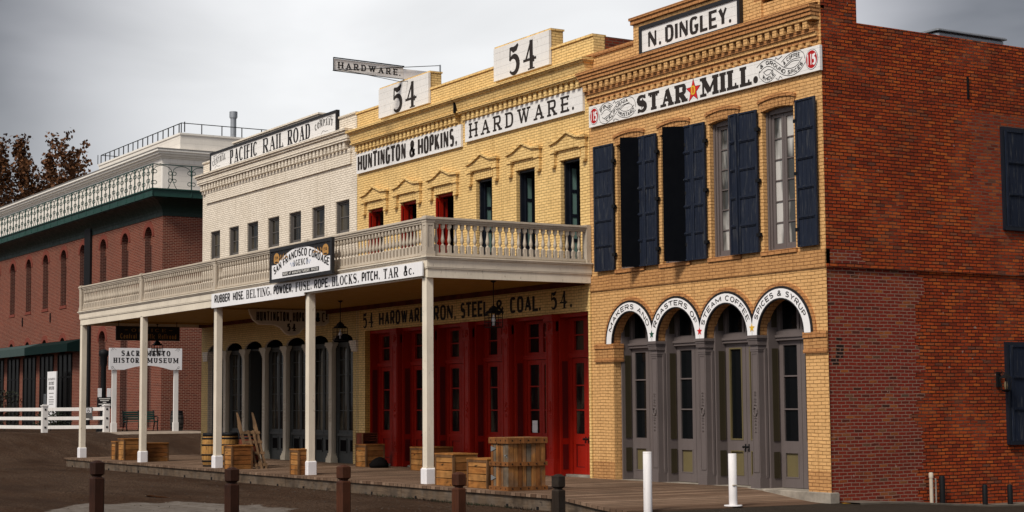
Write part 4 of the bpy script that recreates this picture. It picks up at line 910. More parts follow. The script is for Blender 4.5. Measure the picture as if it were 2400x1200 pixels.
def hh_front():
    y = .42; edges = [-19.85]+[e for c in HC for e in (c-.2,c+.2)]+[-8.2]
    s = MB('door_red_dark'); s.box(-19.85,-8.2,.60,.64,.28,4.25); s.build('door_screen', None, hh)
    h = MB('door_red'); h.box(-19.85,-8.2,.16,.40,4.10,4.19); h.build('head_beam', None, hh)
    t = MB('stone_base'); t.box(-19.85,-8.2,.30,.60,.27,.335); t.build('threshold', None, hh)
    for c in HC:
        m = MB('door_red'); m.box(c-.20,c+.20,-.02,.30,.28,.62); m.box(c-.185,c+.185,-.005,.30,.62,.68)
        m.box(c-.165,c+.165,.02,.12,.68,3.72); m.box(c-.15,c+.15,.12,.20,.5,4.1); m.box(c-.18,c+.18,.20,.30,.5,4.1); m.box(c-.12,c+.12,.30,.60,.5,4.1)
        m.box(c-.175,c+.175,.0,.3,3.72,3.78); m.box(c-.15,c+.15,.02,.28,3.78,4.02); m.box(c-.2,c+.2,-.03,.30,4.02,4.10); m.box(c-.22,c+.22,-.05,.30,4.10,4.185)
        for x in (-.115,.115): m.box(c+x-.012,c+x+.012,.005,.02,.72,3.68)
        p = m.build('column', None, hh); o = MB('door_red')
        for (z,w_,dz) in ((2.02,.085,.06),(1.88,.11,.11),(1.72,.075,.06),(.95,.05,.05),(.86,.07,.05),(3.5,.05,.09),(3.88,.14,.10),(3.93,.10,.08)):
            for k in range(5):
                a = random.uniform(0,6.28); r = w_*.55; o.lathe(c+r*cos(a)*.9,.02,[(.0,z+r*sin(a)*1.1-.035),(w_*.32,z+r*sin(a)*1.1),(.0,z+r*sin(a)*1.1+.035)],6)
            o.lathe(c,.015,[(.0,z-dz*.6),(w_*.5,z),(.0,z+dz*.6)],7)
        o.build('ornament', None, p)
    for i in range(6):
        a,b = edges[2*i],edges[2*i+1]; door = i in (1,5); c = (a+b)/2
        m = MB('door_red','door_red_dark')
        m.box(a,a+.05,.16,.6,.30,4.1); m.box(b-.05,b,.16,.6,.30,4.1); m.box(a+.05,a+.16,y+.01,.6,.30,4.1); m.box(b-.16,b-.05,y+.01,.6,.30,4.1)
        m.box(a+.05,b-.05,y-.03,.6,3.13,3.24); m.box(a+.05,b-.05,y-.05,.6,3.19,3.22); m.box(a+.16,b-.16,y+.02,.6,4.02,4.1); m.box(a+.16,b-.16,y+.02,.6,3.24,3.31)
        m.box(c-.10,c+.10,y+.02,.6,3.31,4.02)
        for k in (3.675,): m.box(a+.25,b-.25,y+.03,.52,k-.016,k+.016)
        m.box(a+.16,a+.25,y+.02,.6,3.31,4.02); m.box(b-.25,b-.16,y+.02,.6,3.31,4.02)
        for z0,z1 in ((1.2,3.05),(.45,1.05)):
            m.box(a+.051,a+.056,.22,.38,z0,z1,1)
        if not door: m.box(a+.16,b-.16,y,.6,1.14,1.22)
        f = m.build('door_frame', None, hh); g = MB('porch_glass'); g.box(a+.25,b-.25,.50,.51,3.31,4.02); g.build('fanlight', None, f)
        if i == 1:
            n = MB(); text(n,'13',c-.05+.28,c+.40,3.36,3.60,('y',.49),'letter_gold','roman',.3); n.build('lettering', None, f)
        for s in (-1,1):
            d = MB('door_red','door_red_dark'); l0,l1 = (a+.17,c-.005) if s < 0 else (c+.005,b-.17); st = .11; yb = y+.03
            d.box(l0,l0+st,yb,yb+.05,.34,3.12); d.box(l1-st,l1,yb,yb+.05,.34,3.12); d.box(l0+st,l1-st,yb,yb+.05,.34,.50); d.box(l0+st,l1-st,yb,yb+.05,1.05,1.30); d.box(l0+st,l1-st,yb,yb+.05,3.0,3.12)
            d.box(l0+st,l1-st,yb+.03,yb+.04,.5,1.05); d.box(l0+st,l1-st,yb+.02,yb+.03,.5,.52,1); d.box(l0+st,l1-st,yb+.02,yb+.03,1.03,1.05,1); d.box(l0+st,l0+st+.02,yb+.018,yb+.03,.52,1.03,1); d.box(l1-st-.02,l1-st,yb+.018,yb+.03,.52,1.03,1)
            for zz in (1.87,2.46): d.box(l0+st,l1-st,yb+.005,yb+.04,zz-.016,zz+.016)
            o = d.build('door' if door else 'window_leaf', None, hh); g = MB('porch_glass'); g.box(l0+st+.002,l1-st-.002,yb+.03,yb+.038,1.302,2.998); g.build('glazing', None, o)
            if (i,s) in ((2,1),(4,-1),(4,1)):
                q = MB('sign_white'); q.box(l0+st+.06,l0+st+.30,yb+.022,yb+.028,1.31,1.31+(.22 if i == 2 else .30)); q.build('notice', None, o)
            if door:
                k = MB('iron_black'); xk = l1-.06 if s < 0 else l0+.06; k.cyl((xk,yb,1.18),(xk,yb-.06,1.18),.012,n=6); k.lathe(xk,yb-.06,[(0,1.145),(.03,1.165),(.034,1.18),(.03,1.195),(0,1.215)],8); k.box(xk-.018,xk+.018,yb-.005,yb,1.08,1.24); k.build('handle', None, o)
hh_front()
# ------------------------------------------------------------------ cream railroad building
pr = thing('railroad_office','cream painted brick building with seven arches and seven small attic windows','building',(-26.6,5,0))
PW = [(-32.06,-31.17),(-30.34,-29.47),(-28.74,-27.80),(-26.98,-26.06),(-25.28,-24.36),(-23.54,-22.62),(-21.83,-20.89)]
PA = [-31.52,-29.83,-28.14,-26.44,-24.75,-23.06,-21.36]
def pr_body():
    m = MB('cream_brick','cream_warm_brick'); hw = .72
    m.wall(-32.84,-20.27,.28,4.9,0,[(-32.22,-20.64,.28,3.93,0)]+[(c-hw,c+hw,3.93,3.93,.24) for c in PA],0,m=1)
    for c in PA:
        P = arch_pts(c-hw,c+hw,3.93,.24)
        for a,b in zip(P[:-1],P[1:]): m.poly([(a[0],0,a[1]),(a[0],.06,a[1]),(b[0],.06,b[1]),(b[0],0,b[1])])
    for x in (-32.22,-20.64): m.poly([(x,0,.28),(x,.4,.28),(x,.4,3.93),(x,0,3.93)])
    m.wall(-32.84,-20.38,4.9,9.6,0,[(a,b,7.2,8.19,0) for a,b in PW],.16)
    m.box(-32.42,-20.72,-.06,.05,9.24,9.62); m.poly([(-32.84,0,9.6),(-20.38,0,9.6),(-20.38,0,10.2),(-32.84,0,10.2)])
    m.wall(-.01,16,.0,10.2,-20.38,(),0,'x'); m.poly([(-32.84,0,.0),(-32.84,16,.0),(-32.84,16,10.2),(-32.84,0,10.2)])
    for k,(e,z0,z1) in enumerate(((.13,3.86,3.93),(.10,3.78,3.86),(.07,3.70,3.78),(.04,3.60,3.70))):
        m.box(-20.64-e,-20.3,-.03-e*.35,.3,z0,z1); m.box(-32.6,-32.22+e,-.03-e*.35,.3,z0,z1)
    m.build('wall', None, pr)
    c = MB('cream_brick'); x0,x1 = -32.86,-20.62
    c.box(x0+.1,x1-.08,-.07,.05,9.60,9.70)
    x = x0+.18
    while x < x1-.2: c.box(x,x+.14,-.17,.05,9.70,9.92); x += .265
    c.box(x0+.02,x1,-.21,.05,9.92,9.98); c.box(x0,x1+.01,-.23,.05,9.98,10.15); c.box(x0-.05,x1+.03,-.28,.05,10.15,10.22); c.box(x0-.09,x1+.06,-.33,.05,10.22,10.28)
    c.build('cornice', None, pr)
    p = MB('cream_brick'); p.box(-32.82,-20.40,.0,.32,10.2,10.72); p.box(-32.86,-20.40,-.04,.36,10.72,10.78)
    p.box(-29.95,-23.05,-.02,.34,10.78,11.08); p.box(-30.0,-22.98,-.06,.38,11.08,11.14); p.build('parapet', None, pr)
    r = MB('roof_tar'); r.box(-32.8,-20.4,.32,16,9.8,9.9); r.build('roof', None, pr)
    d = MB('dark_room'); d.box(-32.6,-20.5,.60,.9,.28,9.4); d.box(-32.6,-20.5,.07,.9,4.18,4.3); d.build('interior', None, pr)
    for a,b in PW:
        w = casement(pr,a,b,7.2,8.19,.10,'window_grey','porch_glass',2,.075,.05,0,.025)
        s = MB('porch_cream'); s.box(a-.03,b+.03,-.05,.1,7.155,7.2); s.build('sill', None, w)
pr_body()
def pr_front():
    for c in [(PA[i]+PA[i+1])/2 for i in range(6)]:
        m = MB('pillar_cream'); m.box(c-.18,c+.18,-.06,.17,.28,.44); m.box(c-.155,c+.155,-.04,.16,.44,.50); m.box(c-.13,c+.13,-.02,.15,.50,.58)
        m.box(c-.105,c+.105,.0,.10,.58,3.55); m.box(c-.075,c+.075,.10,.16,.58,3.7)
        for k in range(6):
            e = .105+.012*k*k*.6; m.box(c-e,c+e,.0-.010*k,.12,3.55+.055*k,3.605+.055*k)
        m.box(c-.24,c+.24,-.06,.16,3.88,3.928)
        p = m.build('pillar', None, pr); o = MB('pillar_cream')
        for z in (1.55,1.64,1.75,1.9,2.0,2.12,2.2): 
            for s in (-1,1): o.lathe(c+s*.035,.0,[(0,z-.03),(.028,z),(0,z+.04)],6)
        o.build('ornament', None, p)
    for i,c in enumerate(PA):
        y = .19; a,b = c-.76,c+.76; m = MB('slate_green_paint'); dr = i == 2
        m.box(a,a+.10,y-.02,.55,.28,3.9); m.box(b-.10,b,y-.02,.55,.28,3.9)
        m.box(a+.1,b-.1,y,.55,3.86,3.92)
        if not dr: m.box(a+.1,b-.1,y-.05,.55,1.10,1.17); m.box(a+.1,b-.1,y+.03,.55,.28,1.10)
        f = m.build('door_frame', None, pr)
        if dr: continue
        for s in (-1,1):
            d = MB('slate_green_paint','dark_room'); l0,l1 = (a+.1,c-.01) if s < 0 else (c+.01,b-.1); st = .06
            d.box(l0,l0+st,y,y+.05,1.17,3.86); d.box(l1-st,l1,y,y+.05,1.17,3.86); d.box(l0+st,l1-st,y,y+.05,3.78,3.86); d.box(l0+st,l1-st,y,y+.05,1.17,1.27)
            for zz in (1.86,2.40,2.94,3.39): d.box(l0+st,l1-st,y+.008,y+.04,zz-.012,zz+.012)
            d.box((l0+l1)/2-.01,(l0+l1)/2+.01,y+.008,y+.04,1.27,3.78)
            for zz in (.62,1.0): d.box(l0+.10,l1-.1,y+.005,y+.03,zz-.02,zz+.02)
            for xx in (l0+.10,l1-.12): d.box(xx,xx+.02,y+.005,y+.03,.6,1.02)
            d.box(l0+.13,l1-.13,y+.012,y+.029,.64,.98,1)
            o = d.build('window_leaf', None, pr); g = MB('porch_glass'); g.box(l0+st+.002,l1-st-.002,y+.03,y+.038,1.272,3.778); g.build('glazing', None, o)
pr_front()
# ------------------------------------------------------------------ signs on the two stores
def row_signs():
    F = ('y',-.07)
    t = board('shop_sign','long white board lettered HUNTINGTON & HOPKINS, under the yellow cornice',-20.27,-14.04,-.07,8.86,9.46,'sign_white',.065); L_ = MB()
    text(L_,'HUNTINGTON',-20.19,-17.14,8.92,9.41,F,'letter_faded','gothic',.10); text(L_,'&',-16.95,-16.58,8.92,9.40,F,'letter_faded','gothic'); text(L_,'HOPKINS',-16.44,-14.40,8.92,9.41,F,'letter_faded','gothic',.10); text(L_,',',-14.34,-14.18,8.95,9.40,F,'letter_faded','gothic'); L_.build('lettering', None, t)
    t = board('shop_sign','white board lettered only HARDWARE. beside the longer sign on the yellow store',-13.82,-8.25,-.07,8.94,9.50,'sign_white',.065); L_ = MB()
    text(L_,'HARDWARE',-13.62,-8.80,9.02,9.41,F,'letter_faded','slab',.28); text(L_,'.',-8.70,-8.58,9.02,9.41,F,'letter_faded','gothic'); L_.build('lettering', None, t)
    for (a,b,tx,lab) in ((-18.80,-15.80,(-17.95,-16.45),'white board numbered 54, on the parapet below the outward HARDWARE. sign'),(-12.30,-9.67,(-11.60,-10.22),'white board numbered 54, on the parapet next to the corner store')):
        t = board('number_sign',lab,a,b,-.085,10.31,11.16,'sign_white',.07,group='boards numbered 54 on the yellow parapet'); L_ = MB()
        text(L_,'54',tx[0],tx[1],10.33,11.10,('y',-.085),'letter_faded','num',.16); L_.build('lettering', None, t)
    t = board('shop_sign','black framed board lettered PACIFIC RAIL ROAD on the cream parapet',-31.88,-21.66,-.07,10.33,10.93,'sign_white',.08,frame='frame_black',fw=.075,fd=.03); L_ = MB()
    text(L_,'PACIFIC',-30.16,-27.72,10.40,10.88,F,'letter_black','roman',.06); text(L_,'RAIL',-27.28,-25.56,10.40,10.88,F,'letter_black','roman',.06); text(L_,'ROAD',-25.28,-23.5,10.40,10.88,F,'letter_black','roman',.06)
    pts = [(-31.74+.11*i,10.50+.13*sin(i/12*pi*.5)) for i in range(12)]; Ln = sum(math.hypot(b[0]-a[0],b[1]-a[1]) for a,b in zip(pts[:-1],pts[1:]))
    text(L_,'CENTRAL',0,Ln,0,.20,F,'letter_grey','roman',.2,follow(pts,0,Ln,0)); pts = [(-23.17+.115*i,10.56+.09*sin(i/11*pi)) for i in range(12)]; Ln = sum(math.hypot(b[0]-a[0],b[1]-a[1]) for a,b in zip(pts[:-1],pts[1:]))
    text(L_,'COMPANY',0,Ln,0,.20,F,'letter_grey','roman',.2,follow(pts,0,Ln,0))
    for c,s in ((-31.2,1),(-22.4,1)):
        stroke(L_,[(c-.45+.9*i/20+.1*sin(i*.5), 10.83+.05*sin(i*.55)) for i in range(21)],.014,F,'letter_grey'); stroke(L_,[(c-.35+.5*i/16, 10.43-.02*cos(i*.6)+.05*sin(i/16*pi)) for i in range(17)],.014,F,'letter_grey'); stroke(L_,arc(c+.42,10.82,.1,.055,0,300,12),.014,F,'letter_grey',.006); stroke(L_,arc(c-.42,10.82,.1,.055,180,480,12),.014,F,'letter_grey',.006)
    L_.build('lettering', None, t)
row_signs()
def roof_sign():
    t = thing('roof_sign','narrow white HARDWARE. sign reaching out from the yellow roof on wires','sign',(-17.3,-.5,11.2)); X = -17.3
    b = MB('sign_white'); b.mesh([(X-.05,-2.24,11.26),(X,-2.24,11.26),(X,-2.24,11.60),(X-.05,-2.24,11.60),(X-.05,-.07,11.23),(X,-.07,11.23),(X,-.07,11.57),(X-.05,-.07,11.57)],[(0,1,2,3),(1,5,6,2),(5,4,7,6),(4,0,3,7),(3,2,6,7),(0,4,5,1)]); b.build('panel', None, t)
    a = MB('sign_white_smooth'); a.box(X-.045,X-.005,-.07,1.0,11.22,11.52); a.build('bracket', None, t)
    f = MB('iron_black'); f.tube([(X+.02,-2.26,11.62),(X+.02,-.05,11.585)],.018); f.tube([(X+.02,-2.26,11.245),(X+.02,-2.26,11.63)],.014); f.tube([(X+.02,-2.26,11.25),(X+.02,-.05,11.215)],.010); f.build('edge_trim', None, t)
    w = MB('iron_black'); w.tube([(X+.05,-2.30,11.25),(X+.05,1.1,11.72)],.010,4); w.tube([(X+.3,-2.26,11.25),(X+.3,-.35,11.08),(X+.3,-.03,11.12)],.009,4); w.build('wire', None, t)
    p = MB('galvanised'); p.cyl((X+.05,1.1,10.6),(X+.05,1.1,11.74),.025); p.build('mast', None, t)
    L_ = MB(); F = ('x',X); text(L_,'HARDWARE',-2.13,-.24,11.345,11.52,F,'letter_black','slab',.25,lambda q:(q[0],q[1]-.0138*(q[0]+2.2))); text(L_,'.',-.20,-.13,11.33,11.5,F,'letter_black','gothic',warp=lambda q:(q[0],q[1]-.0138*(q[0]+2.2))); L_.build('lettering', None, t)
roof_sign()
def bw():                                                    # boardwalk: a deck that ramps down at its near end
    m = MB('deck_boards'); xs = [-33.3+i*.19*4 for i in range(41)]+[-2.5,-2.0,-1.5,-1.0,-.5,-.05]
    zt = lambda x: .30-.165*sstep((x+2.7)/2.65)
    for a,b in zip(xs[:-1],xs[1:]):
        m.poly([(a,-4.78,zt(a)),(b,-4.78,zt(b)),(b,.02,zt(b)-.05*sstep((b+2.7)/2.6)),(a,.02,zt(a)-.05*sstep((a+2.7)/2.6))])
        m.poly([(a,-4.78,zt(a)-.06),(b,-4.78,zt(b)-.06),(b,-4.78,zt(b)),(a,-4.78,zt(a))])
    m.poly([(-.05,-4.78,.07),(-.05,.02,.02),(-.05,.02,.085),(-.05,-4.78,.135)]); m.poly([(-33.3,-4.78,.2),(-33.3,.0,.2),(-33.3,0,.3),(-33.3,-4.78,.3)])
    tag(m.build('boardwalk','deck_boards',recalc=False),kind='structure')
    b = MB('rim_timber')
    x = -33.2
    while x < -2.6:
        e = min(x+random.uniform(2.2,3.8),-2.5); b.box(x+.008,e-.008,-4.735+random.uniform(-.006,.006),-4.66,.0,.238); x = e
    b.prism([(-2.5,0.),(-.1,.02),(-.1,.07),(-2.5,.235)],-4.73,-4.66)
    b.box(-33.22,-33.16,-4.72,0,.0,.238)
    tag(b.build('boardwalk_edge','rim_timber'),kind='structure')
    s = MB('iron_black'); x = -32.5
    while x < -3: s.box(x,x+.06,-4.752,-4.70,-.01,.055+random.uniform(-.01,.03)); x += random.uniform(1.1,2.2)
    tag(s.build('boardwalk_blocks','iron_black'),kind='structure')
bw()
# ------------------------------------------------------------------ the gallery over the boardwalk
por = thing('balcony','long balcony on square posts with a turned balustrade, over the boardwalk','balcony',(-20.5,-2.2,.3))
PX = [-8.22,-14.36,-20.54,-26.74,-32.88]; FY = -4.38
def gallery():
    for x in PX:
        m = MB('porch_cream'); m.cbox(x-.095,x+.095,FY,FY+.19,.62,4.86,.012); m.box(x-.105,x+.105,FY-.01,FY+.20,.60,.66); p = m.build('post', None, por)
        b = MB('post_base_white'); b.cbox(x-.13,x+.13,FY-.035,FY+.225,.30,.64,.02); b.build('post_base', None, p)
    m = MB('porch_ceiling','porch_cream'); m.box(-32.9,-8.13,FY+.09,-.02,4.93,4.96,0)
    y = FY+.4
    while y < -.1: m.box(-32.9,-8.2,y,y+.012,4.926,4.93,0); y += .13
    m.build('soffit', None, por)
    k = MB('crate_red_wood'); k.box(-32.88,-8.3,-.10,-.03,4.80,4.926); k.build('wall_plate', None, por)
    bm_ = MB('porch_ceiling')
    for x in (-22.45,-31.65): bm_ = MB('porch_ceiling'); bm_.box(x-.06,x+.06,FY+.2,-.1,4.87,4.925); bm_.build('cross_beam', None, por)
    f = MB('porch_cream'); X1,X0 = -8.05,-32.98
    for (e,z0,z1) in ((.0,4.83,5.03),(.022,5.03,5.06),(.03,5.06,5.24),(.06,5.24,5.275),(.09,5.275,5.30)):
        f.box(X0-e,X1+e,FY-e,FY+.09-e*.2,z0,z1); f.box(X1-.09,X1+e,FY+.09-e*.2,-.012,z0,z1); f.box(X0-e,X0+.09,FY+.09-e*.2,-.02,z0,z1)
    f.build('fascia', None, por)
    d = MB('deck_boards'); d.box(X0,X1,FY,-.02,5.22,5.29); d.build('floor', None, por)
    r = MB('rail_taupe')
    def rail(p0,p1):
        d_ = (Vector(p1)-Vector(p0)); L_ = d_.length; d_ = d_.normalized()
        for (w0,w1,z0,z1) in ((-.045,.045,5.30,5.335),(-.06,.06,5.335,5.39),(-.055,.055,6.04,6.08),(-.075,.075,6.08,6.13),(-.10,.10,6.13,6.155),(-.085,.085,6.155,6.18)): obox(r,p0,(d_.x,d_.y),0,L_,w0,w1,z0,z1)
    yr = FY+.06; xr = -8.13; xl = -32.9
    for a,b in zip(PX[::-1][:-1],PX[::-1][1:]): rail((a+.12,yr),(b-.12,yr))
    rail((xr,yr+.12),(xr,-.14)); rail((xl,-.14),(xl,yr+.12)); r.build('handrail', None, por)
    def newel(x,y):
        n = MB('rail_taupe'); n.box(x-.115,x+.115,y-.115,y+.115,5.30,5.42); n.box(x-.095,x+.095,y-.095,y+.095,5.42,6.06); n.box(x-.115,x+.115,y-.115,y+.115,6.06,6.12); n.box(x-.135,x+.135,y-.135,y+.135,6.12,6.17); n.box(x-.105,x+.105,y-.105,y+.105,6.17,6.20)
        for s in (-1,1):
            n.box(x-.095,x-.060,y+s*.095,y+s*.106,5.42,6.06); n.box(x+.060,x+.095,y+s*.095,y+s*.106,5.42,6.06); n.box(x-.06,x+.06,y+s*.095,y+s*.106,5.42,5.50); n.box(x-.06,x+.06,y+s*.095,y+s*.106,5.99,6.06)
            n.box(x+s*.095,x+s*.106,y-.095,y-.060,5.42,6.06); n.box(x+s*.095,x+s*.106,y+.060,y+.095,5.42,6.06); n.box(x+s*.095,x+s*.106,y-.06,y+.06,5.42,5.50); n.box(x+s*.095,x+s*.106,y-.06,y+.06,5.99,6.06)
        return n.build('newel_post', None, por)
    for x in PX: newel(x if x > -32 else xl, yr) if x != PX[0] else newel(xr,yr)
    h = MB('rail_taupe'); h.box(xr-.09,xr+.09,-.14,-.015,5.30,6.20); h.build('newel_post', None, por)
    def bal(m,x,y):
        m.box(x-.042,x+.042,y-.042,y+.042,5.385,5.56); m.box(x-.038,x+.038,y-.038,y+.038,5.95,6.05)
        m.lathe(x,y,[(.040,5.56),(.040,5.575),(.022,5.585),(.020,5.60),(.030,5.62),(.043,5.66),(.045,5.69),(.036,5.74),(.025,5.82),(.022,5.90),(.023,5.915),(.040,5.925),(.042,5.94),(.034,5.95)],8)
    spots = []
    for k in range(25): spots.append((xr, yr+.20+.166*k))
    for a,b in zip(PX[:-1],PX[1:]):
        n = int(round((a-b-.30)/.166)); spots += [(a-.12-(a-b-.24)*(k+.5)/n, yr) for k in range(n)]
    rest = MB('rail_taupe')
    base = MB('rail_taupe'); bal(base,0,0); me = None
    for i,(x,y) in enumerate(s for s in spots if s[1] < -.15):
        if i < 100:
            if me is None:
                b0 = base.build('baluster', None, por, org=ZERO); me = b0; b0.location = Vector((x,y,0))-root_loc(por)
            else: copy_part(me, por, Vector((x,y,0))-root_loc(por))
        else: bal(rest,x,y)
    for k in range(24): bal(rest,xl,yr+.2+.17*k)
    o = rest.build('balusters', None, por); o['kind'] = 'stuff'
gallery()
def gallery_signs():
    t = thing('shop_sign','long narrow white board lettered RUBBER HOSE, BELTING, along the balcony edge','sign',(-14.3,-4.45,4.8)); F = ('y',-4.475)
    b = MB('sign_white_smooth'); b.prism([(-20.60,4.79),(-14.36,4.79),(-14.36,4.865),(-8.13,4.865),(-8.13,5.185),(-20.60,5.185)],-4.475,-4.442); b.build('panel', None, t); L_ = MB()
    for tx,a,e,st in (('RUBBER',-20.36,-19.22,'gothic'),('HOSE',-19.0,-18.30,'gothic'),('BELTING',-18.07,-16.48,'roman'),('POWDER',-16.24,-15.10,'gothic'),('FUSE',-14.86,-13.98,'roman'),('ROPE',-13.74,-12.95,'gothic'),('BLOCKS',-12.72,-11.36,'roman'),('PITCH',-11.10,-10.27,'gothic'),('TAR',-10.0,-9.24,'roman'),('&',-9.0,-8.80,'roman')):
        text(L_,tx,a,e,4.915,5.145,F,'letter_black',st,.10)
    for x in (-18.26,-16.43,-15.06,-13.94,-12.90,-11.30,-10.22): text(L_,',',x,x+.08,4.925,5.13,F,'letter_black','gothic')
    text(L_,'c',-8.76,-8.58,4.925,5.14,F,'letter_black','roman'); text(L_,'.',-8.55,-8.47,4.925,5.13,F,'letter_black','gothic'); L_.build('lettering', None, t)
    t = board('shop_sign','black framed sign lettered SAN FRANCISCO CORDAGE AGENCY on the balcony rail',-16.03,-12.46,-4.62,5.29,6.01,'sign_white_smooth',.05,frame='frame_black',fw=.085,fd=.03); F = ('y',-4.62); L_ = MB()
    cx = -14.25; top = lambda x: 5.66+.36*max(0,cos(min(1,abs(x-cx)/1.45)*pi/2))**.8
    n = 26
    for i in range(n):                                       # black corners above the arched band
        a,b = -16.02+3.55*i/n,-16.02+3.55*(i+1)/n; za,zb_ = min(6.005,top(a)),min(6.005,top(b))
        if za < 6.0 or zb_ < 6.0: put(L_,[(0,[(a,za),(b,zb_),(b,6.008),(a,6.008)])],F,'sign_black',.003)
    pts = [(-15.88+3.28*i/40, 5.405+.365*sin(pi*i/40)**1.15+.012*i/40) for i in range(41)]; Ln = sum(math.hypot(b[0]-a[0],b[1]-a[1]) for a,b in zip(pts[:-1],pts[1:]))
    text(L_,'SAN FRANCISCO CORDAGE',0,Ln,0,.195,F,'letter_black','gothic',.12,follow(pts,0,Ln,0))
    text(L_,'AGENCY',-14.70,-13.78,5.545,5.70,F,'letter_black','roman',.2)
    put(L_,[(0,[(-15.35,5.335),(-13.15,5.335),(-13.15,5.44),(-15.35,5.44)])],F,'sign_black',.004); text(L_,"ROPE AT MANUFACTURERS' PRICES",-15.30,-13.2,5.352,5.423,F,'letter_white','sans',.35,off=.006)
    for x0,s in ((-15.72,1),(-12.78,-1)):
        disc(L_,x0,5.84,.17,.12,F,'letter_gold',.0055); put(L_,[(0,[(x0-.17,5.72),(x0+.17,5.72),(x0+.17,5.84),(x0-.17,5.84)])],F,'letter_gold',.006); disc(L_,x0,5.72,.16,.035,F,'letter_gold',.0065); disc(L_,x0,5.72,.11,.02,F,'sign_black',.008)
        text(L_,'154' if s > 0 else '156',x0-.10,x0+.10,5.80,5.88,F,'sign_black','sans',.3,off=.008)
        stroke(L_,[(x0+s*(.2+.5*i/24+.04*sin(i*.8)), 5.82+.07*sin(i*.75)+.05*i/24) for i in range(25)],.022,F,'letter_gold',.006)
        stroke(L_,[(x0+s*(.85+.28*i/12), 5.60+.05*sin(i*1.1)) for i in range(13)],.014,F,'letter_blue',.005)
    L_.build('lettering', None, t)
    # sign hanging across the walk
    X = -22.3; t = thing('hanging_sign','shaped cream sign lettered HUNTINGTON, HOPKINS & Co 54 hanging under the balcony','sign',(X,-1.2,4.2)); F = ('x',X)
    half = [(-2.72,4.90),(-2.62,4.90),(-2.58,4.78),(-2.48,4.60),(-2.30,4.47),(-1.78,4.46),(-1.60,4.38),(-1.45,4.22),(-1.32,4.16)]; mid = -1.22
    P = half+[(2*mid-y,z) for y,z in half[::-1]]; b = MB('pillar_cream'); b.prism(P,X-.06,X,'x'); b.build('panel', None, t)
    e = MB('porch_cream')
    for a,c in zip(P[1:-2],P[2:-1]): e.prism([a,c,(c[0],c[1]-.03),(a[0],a[1]-.03)],X-.065,X+.014,'x')
    e.build('edge_trim', None, t); h = MB('iron_black')
    for y in (-2.3,-1.2,-.2): h.cyl((X-.03,y,4.88),(X-.03,y,4.93),.01)
    h.build('hook', None, t); L_ = MB()
    text(L_,'HUNTINGTON',-2.38,-1.32,4.55,4.84,F,'letter_black','gothic',.18); text(L_,',',-1.30,-1.24,4.54,4.8,F,'letter_black','gothic'); text(L_,'HOPKINS',-1.20,-.52,4.545,4.84,F,'letter_black','gothic',.2); text(L_,'&',-.45,-.29,4.55,4.84,F,'letter_black','gothic'); text(L_,'C°',-.23,-.05,4.55,4.84,F,'letter_black','gothic',.2); text(L_,'54',-1.40,-1.09,4.26,4.50,F,'letter_black','clar',.2); L_.build('lettering', None, t)
    X = -31.5; t = board('hanging_sign','black board lettered OFFICE Central Pacific Railroad hanging at the far balcony end',-3.60,-1.33,X,4.28,4.77,'sign_black',.05,face='x'); F = ('x',X); L_ = MB()
    text(L_,'OFFICE',-3.06,-1.83,4.585,4.69,F,'letter_gold','roman',.5); text(L_,'-',-3.3,-3.18,4.6,4.68,F,'letter_gold','sans'); text(L_,'-',-1.72,-1.60,4.6,4.68,F,'letter_gold','sans'); text(L_,'Central',-3.45,-2.88,4.345,4.52,F,'letter_gold','thin',.35,narrow=1.4); text(L_,'Pacific',-2.76,-2.22,4.345,4.52,F,'letter_gold','thin',.35,narrow=1.4); text(L_,'Railroad',-2.10,-1.46,4.345,4.52,F,'letter_gold','thin',.35,narrow=1.4); L_.build('lettering', None, t)
    h = MB('iron_black')
    for y in (-3.5,-1.43): h.cyl((X-.025,y,4.76),(X-.025,y,4.93),.012)
    h.build('hook', None, t)
gallery_signs()
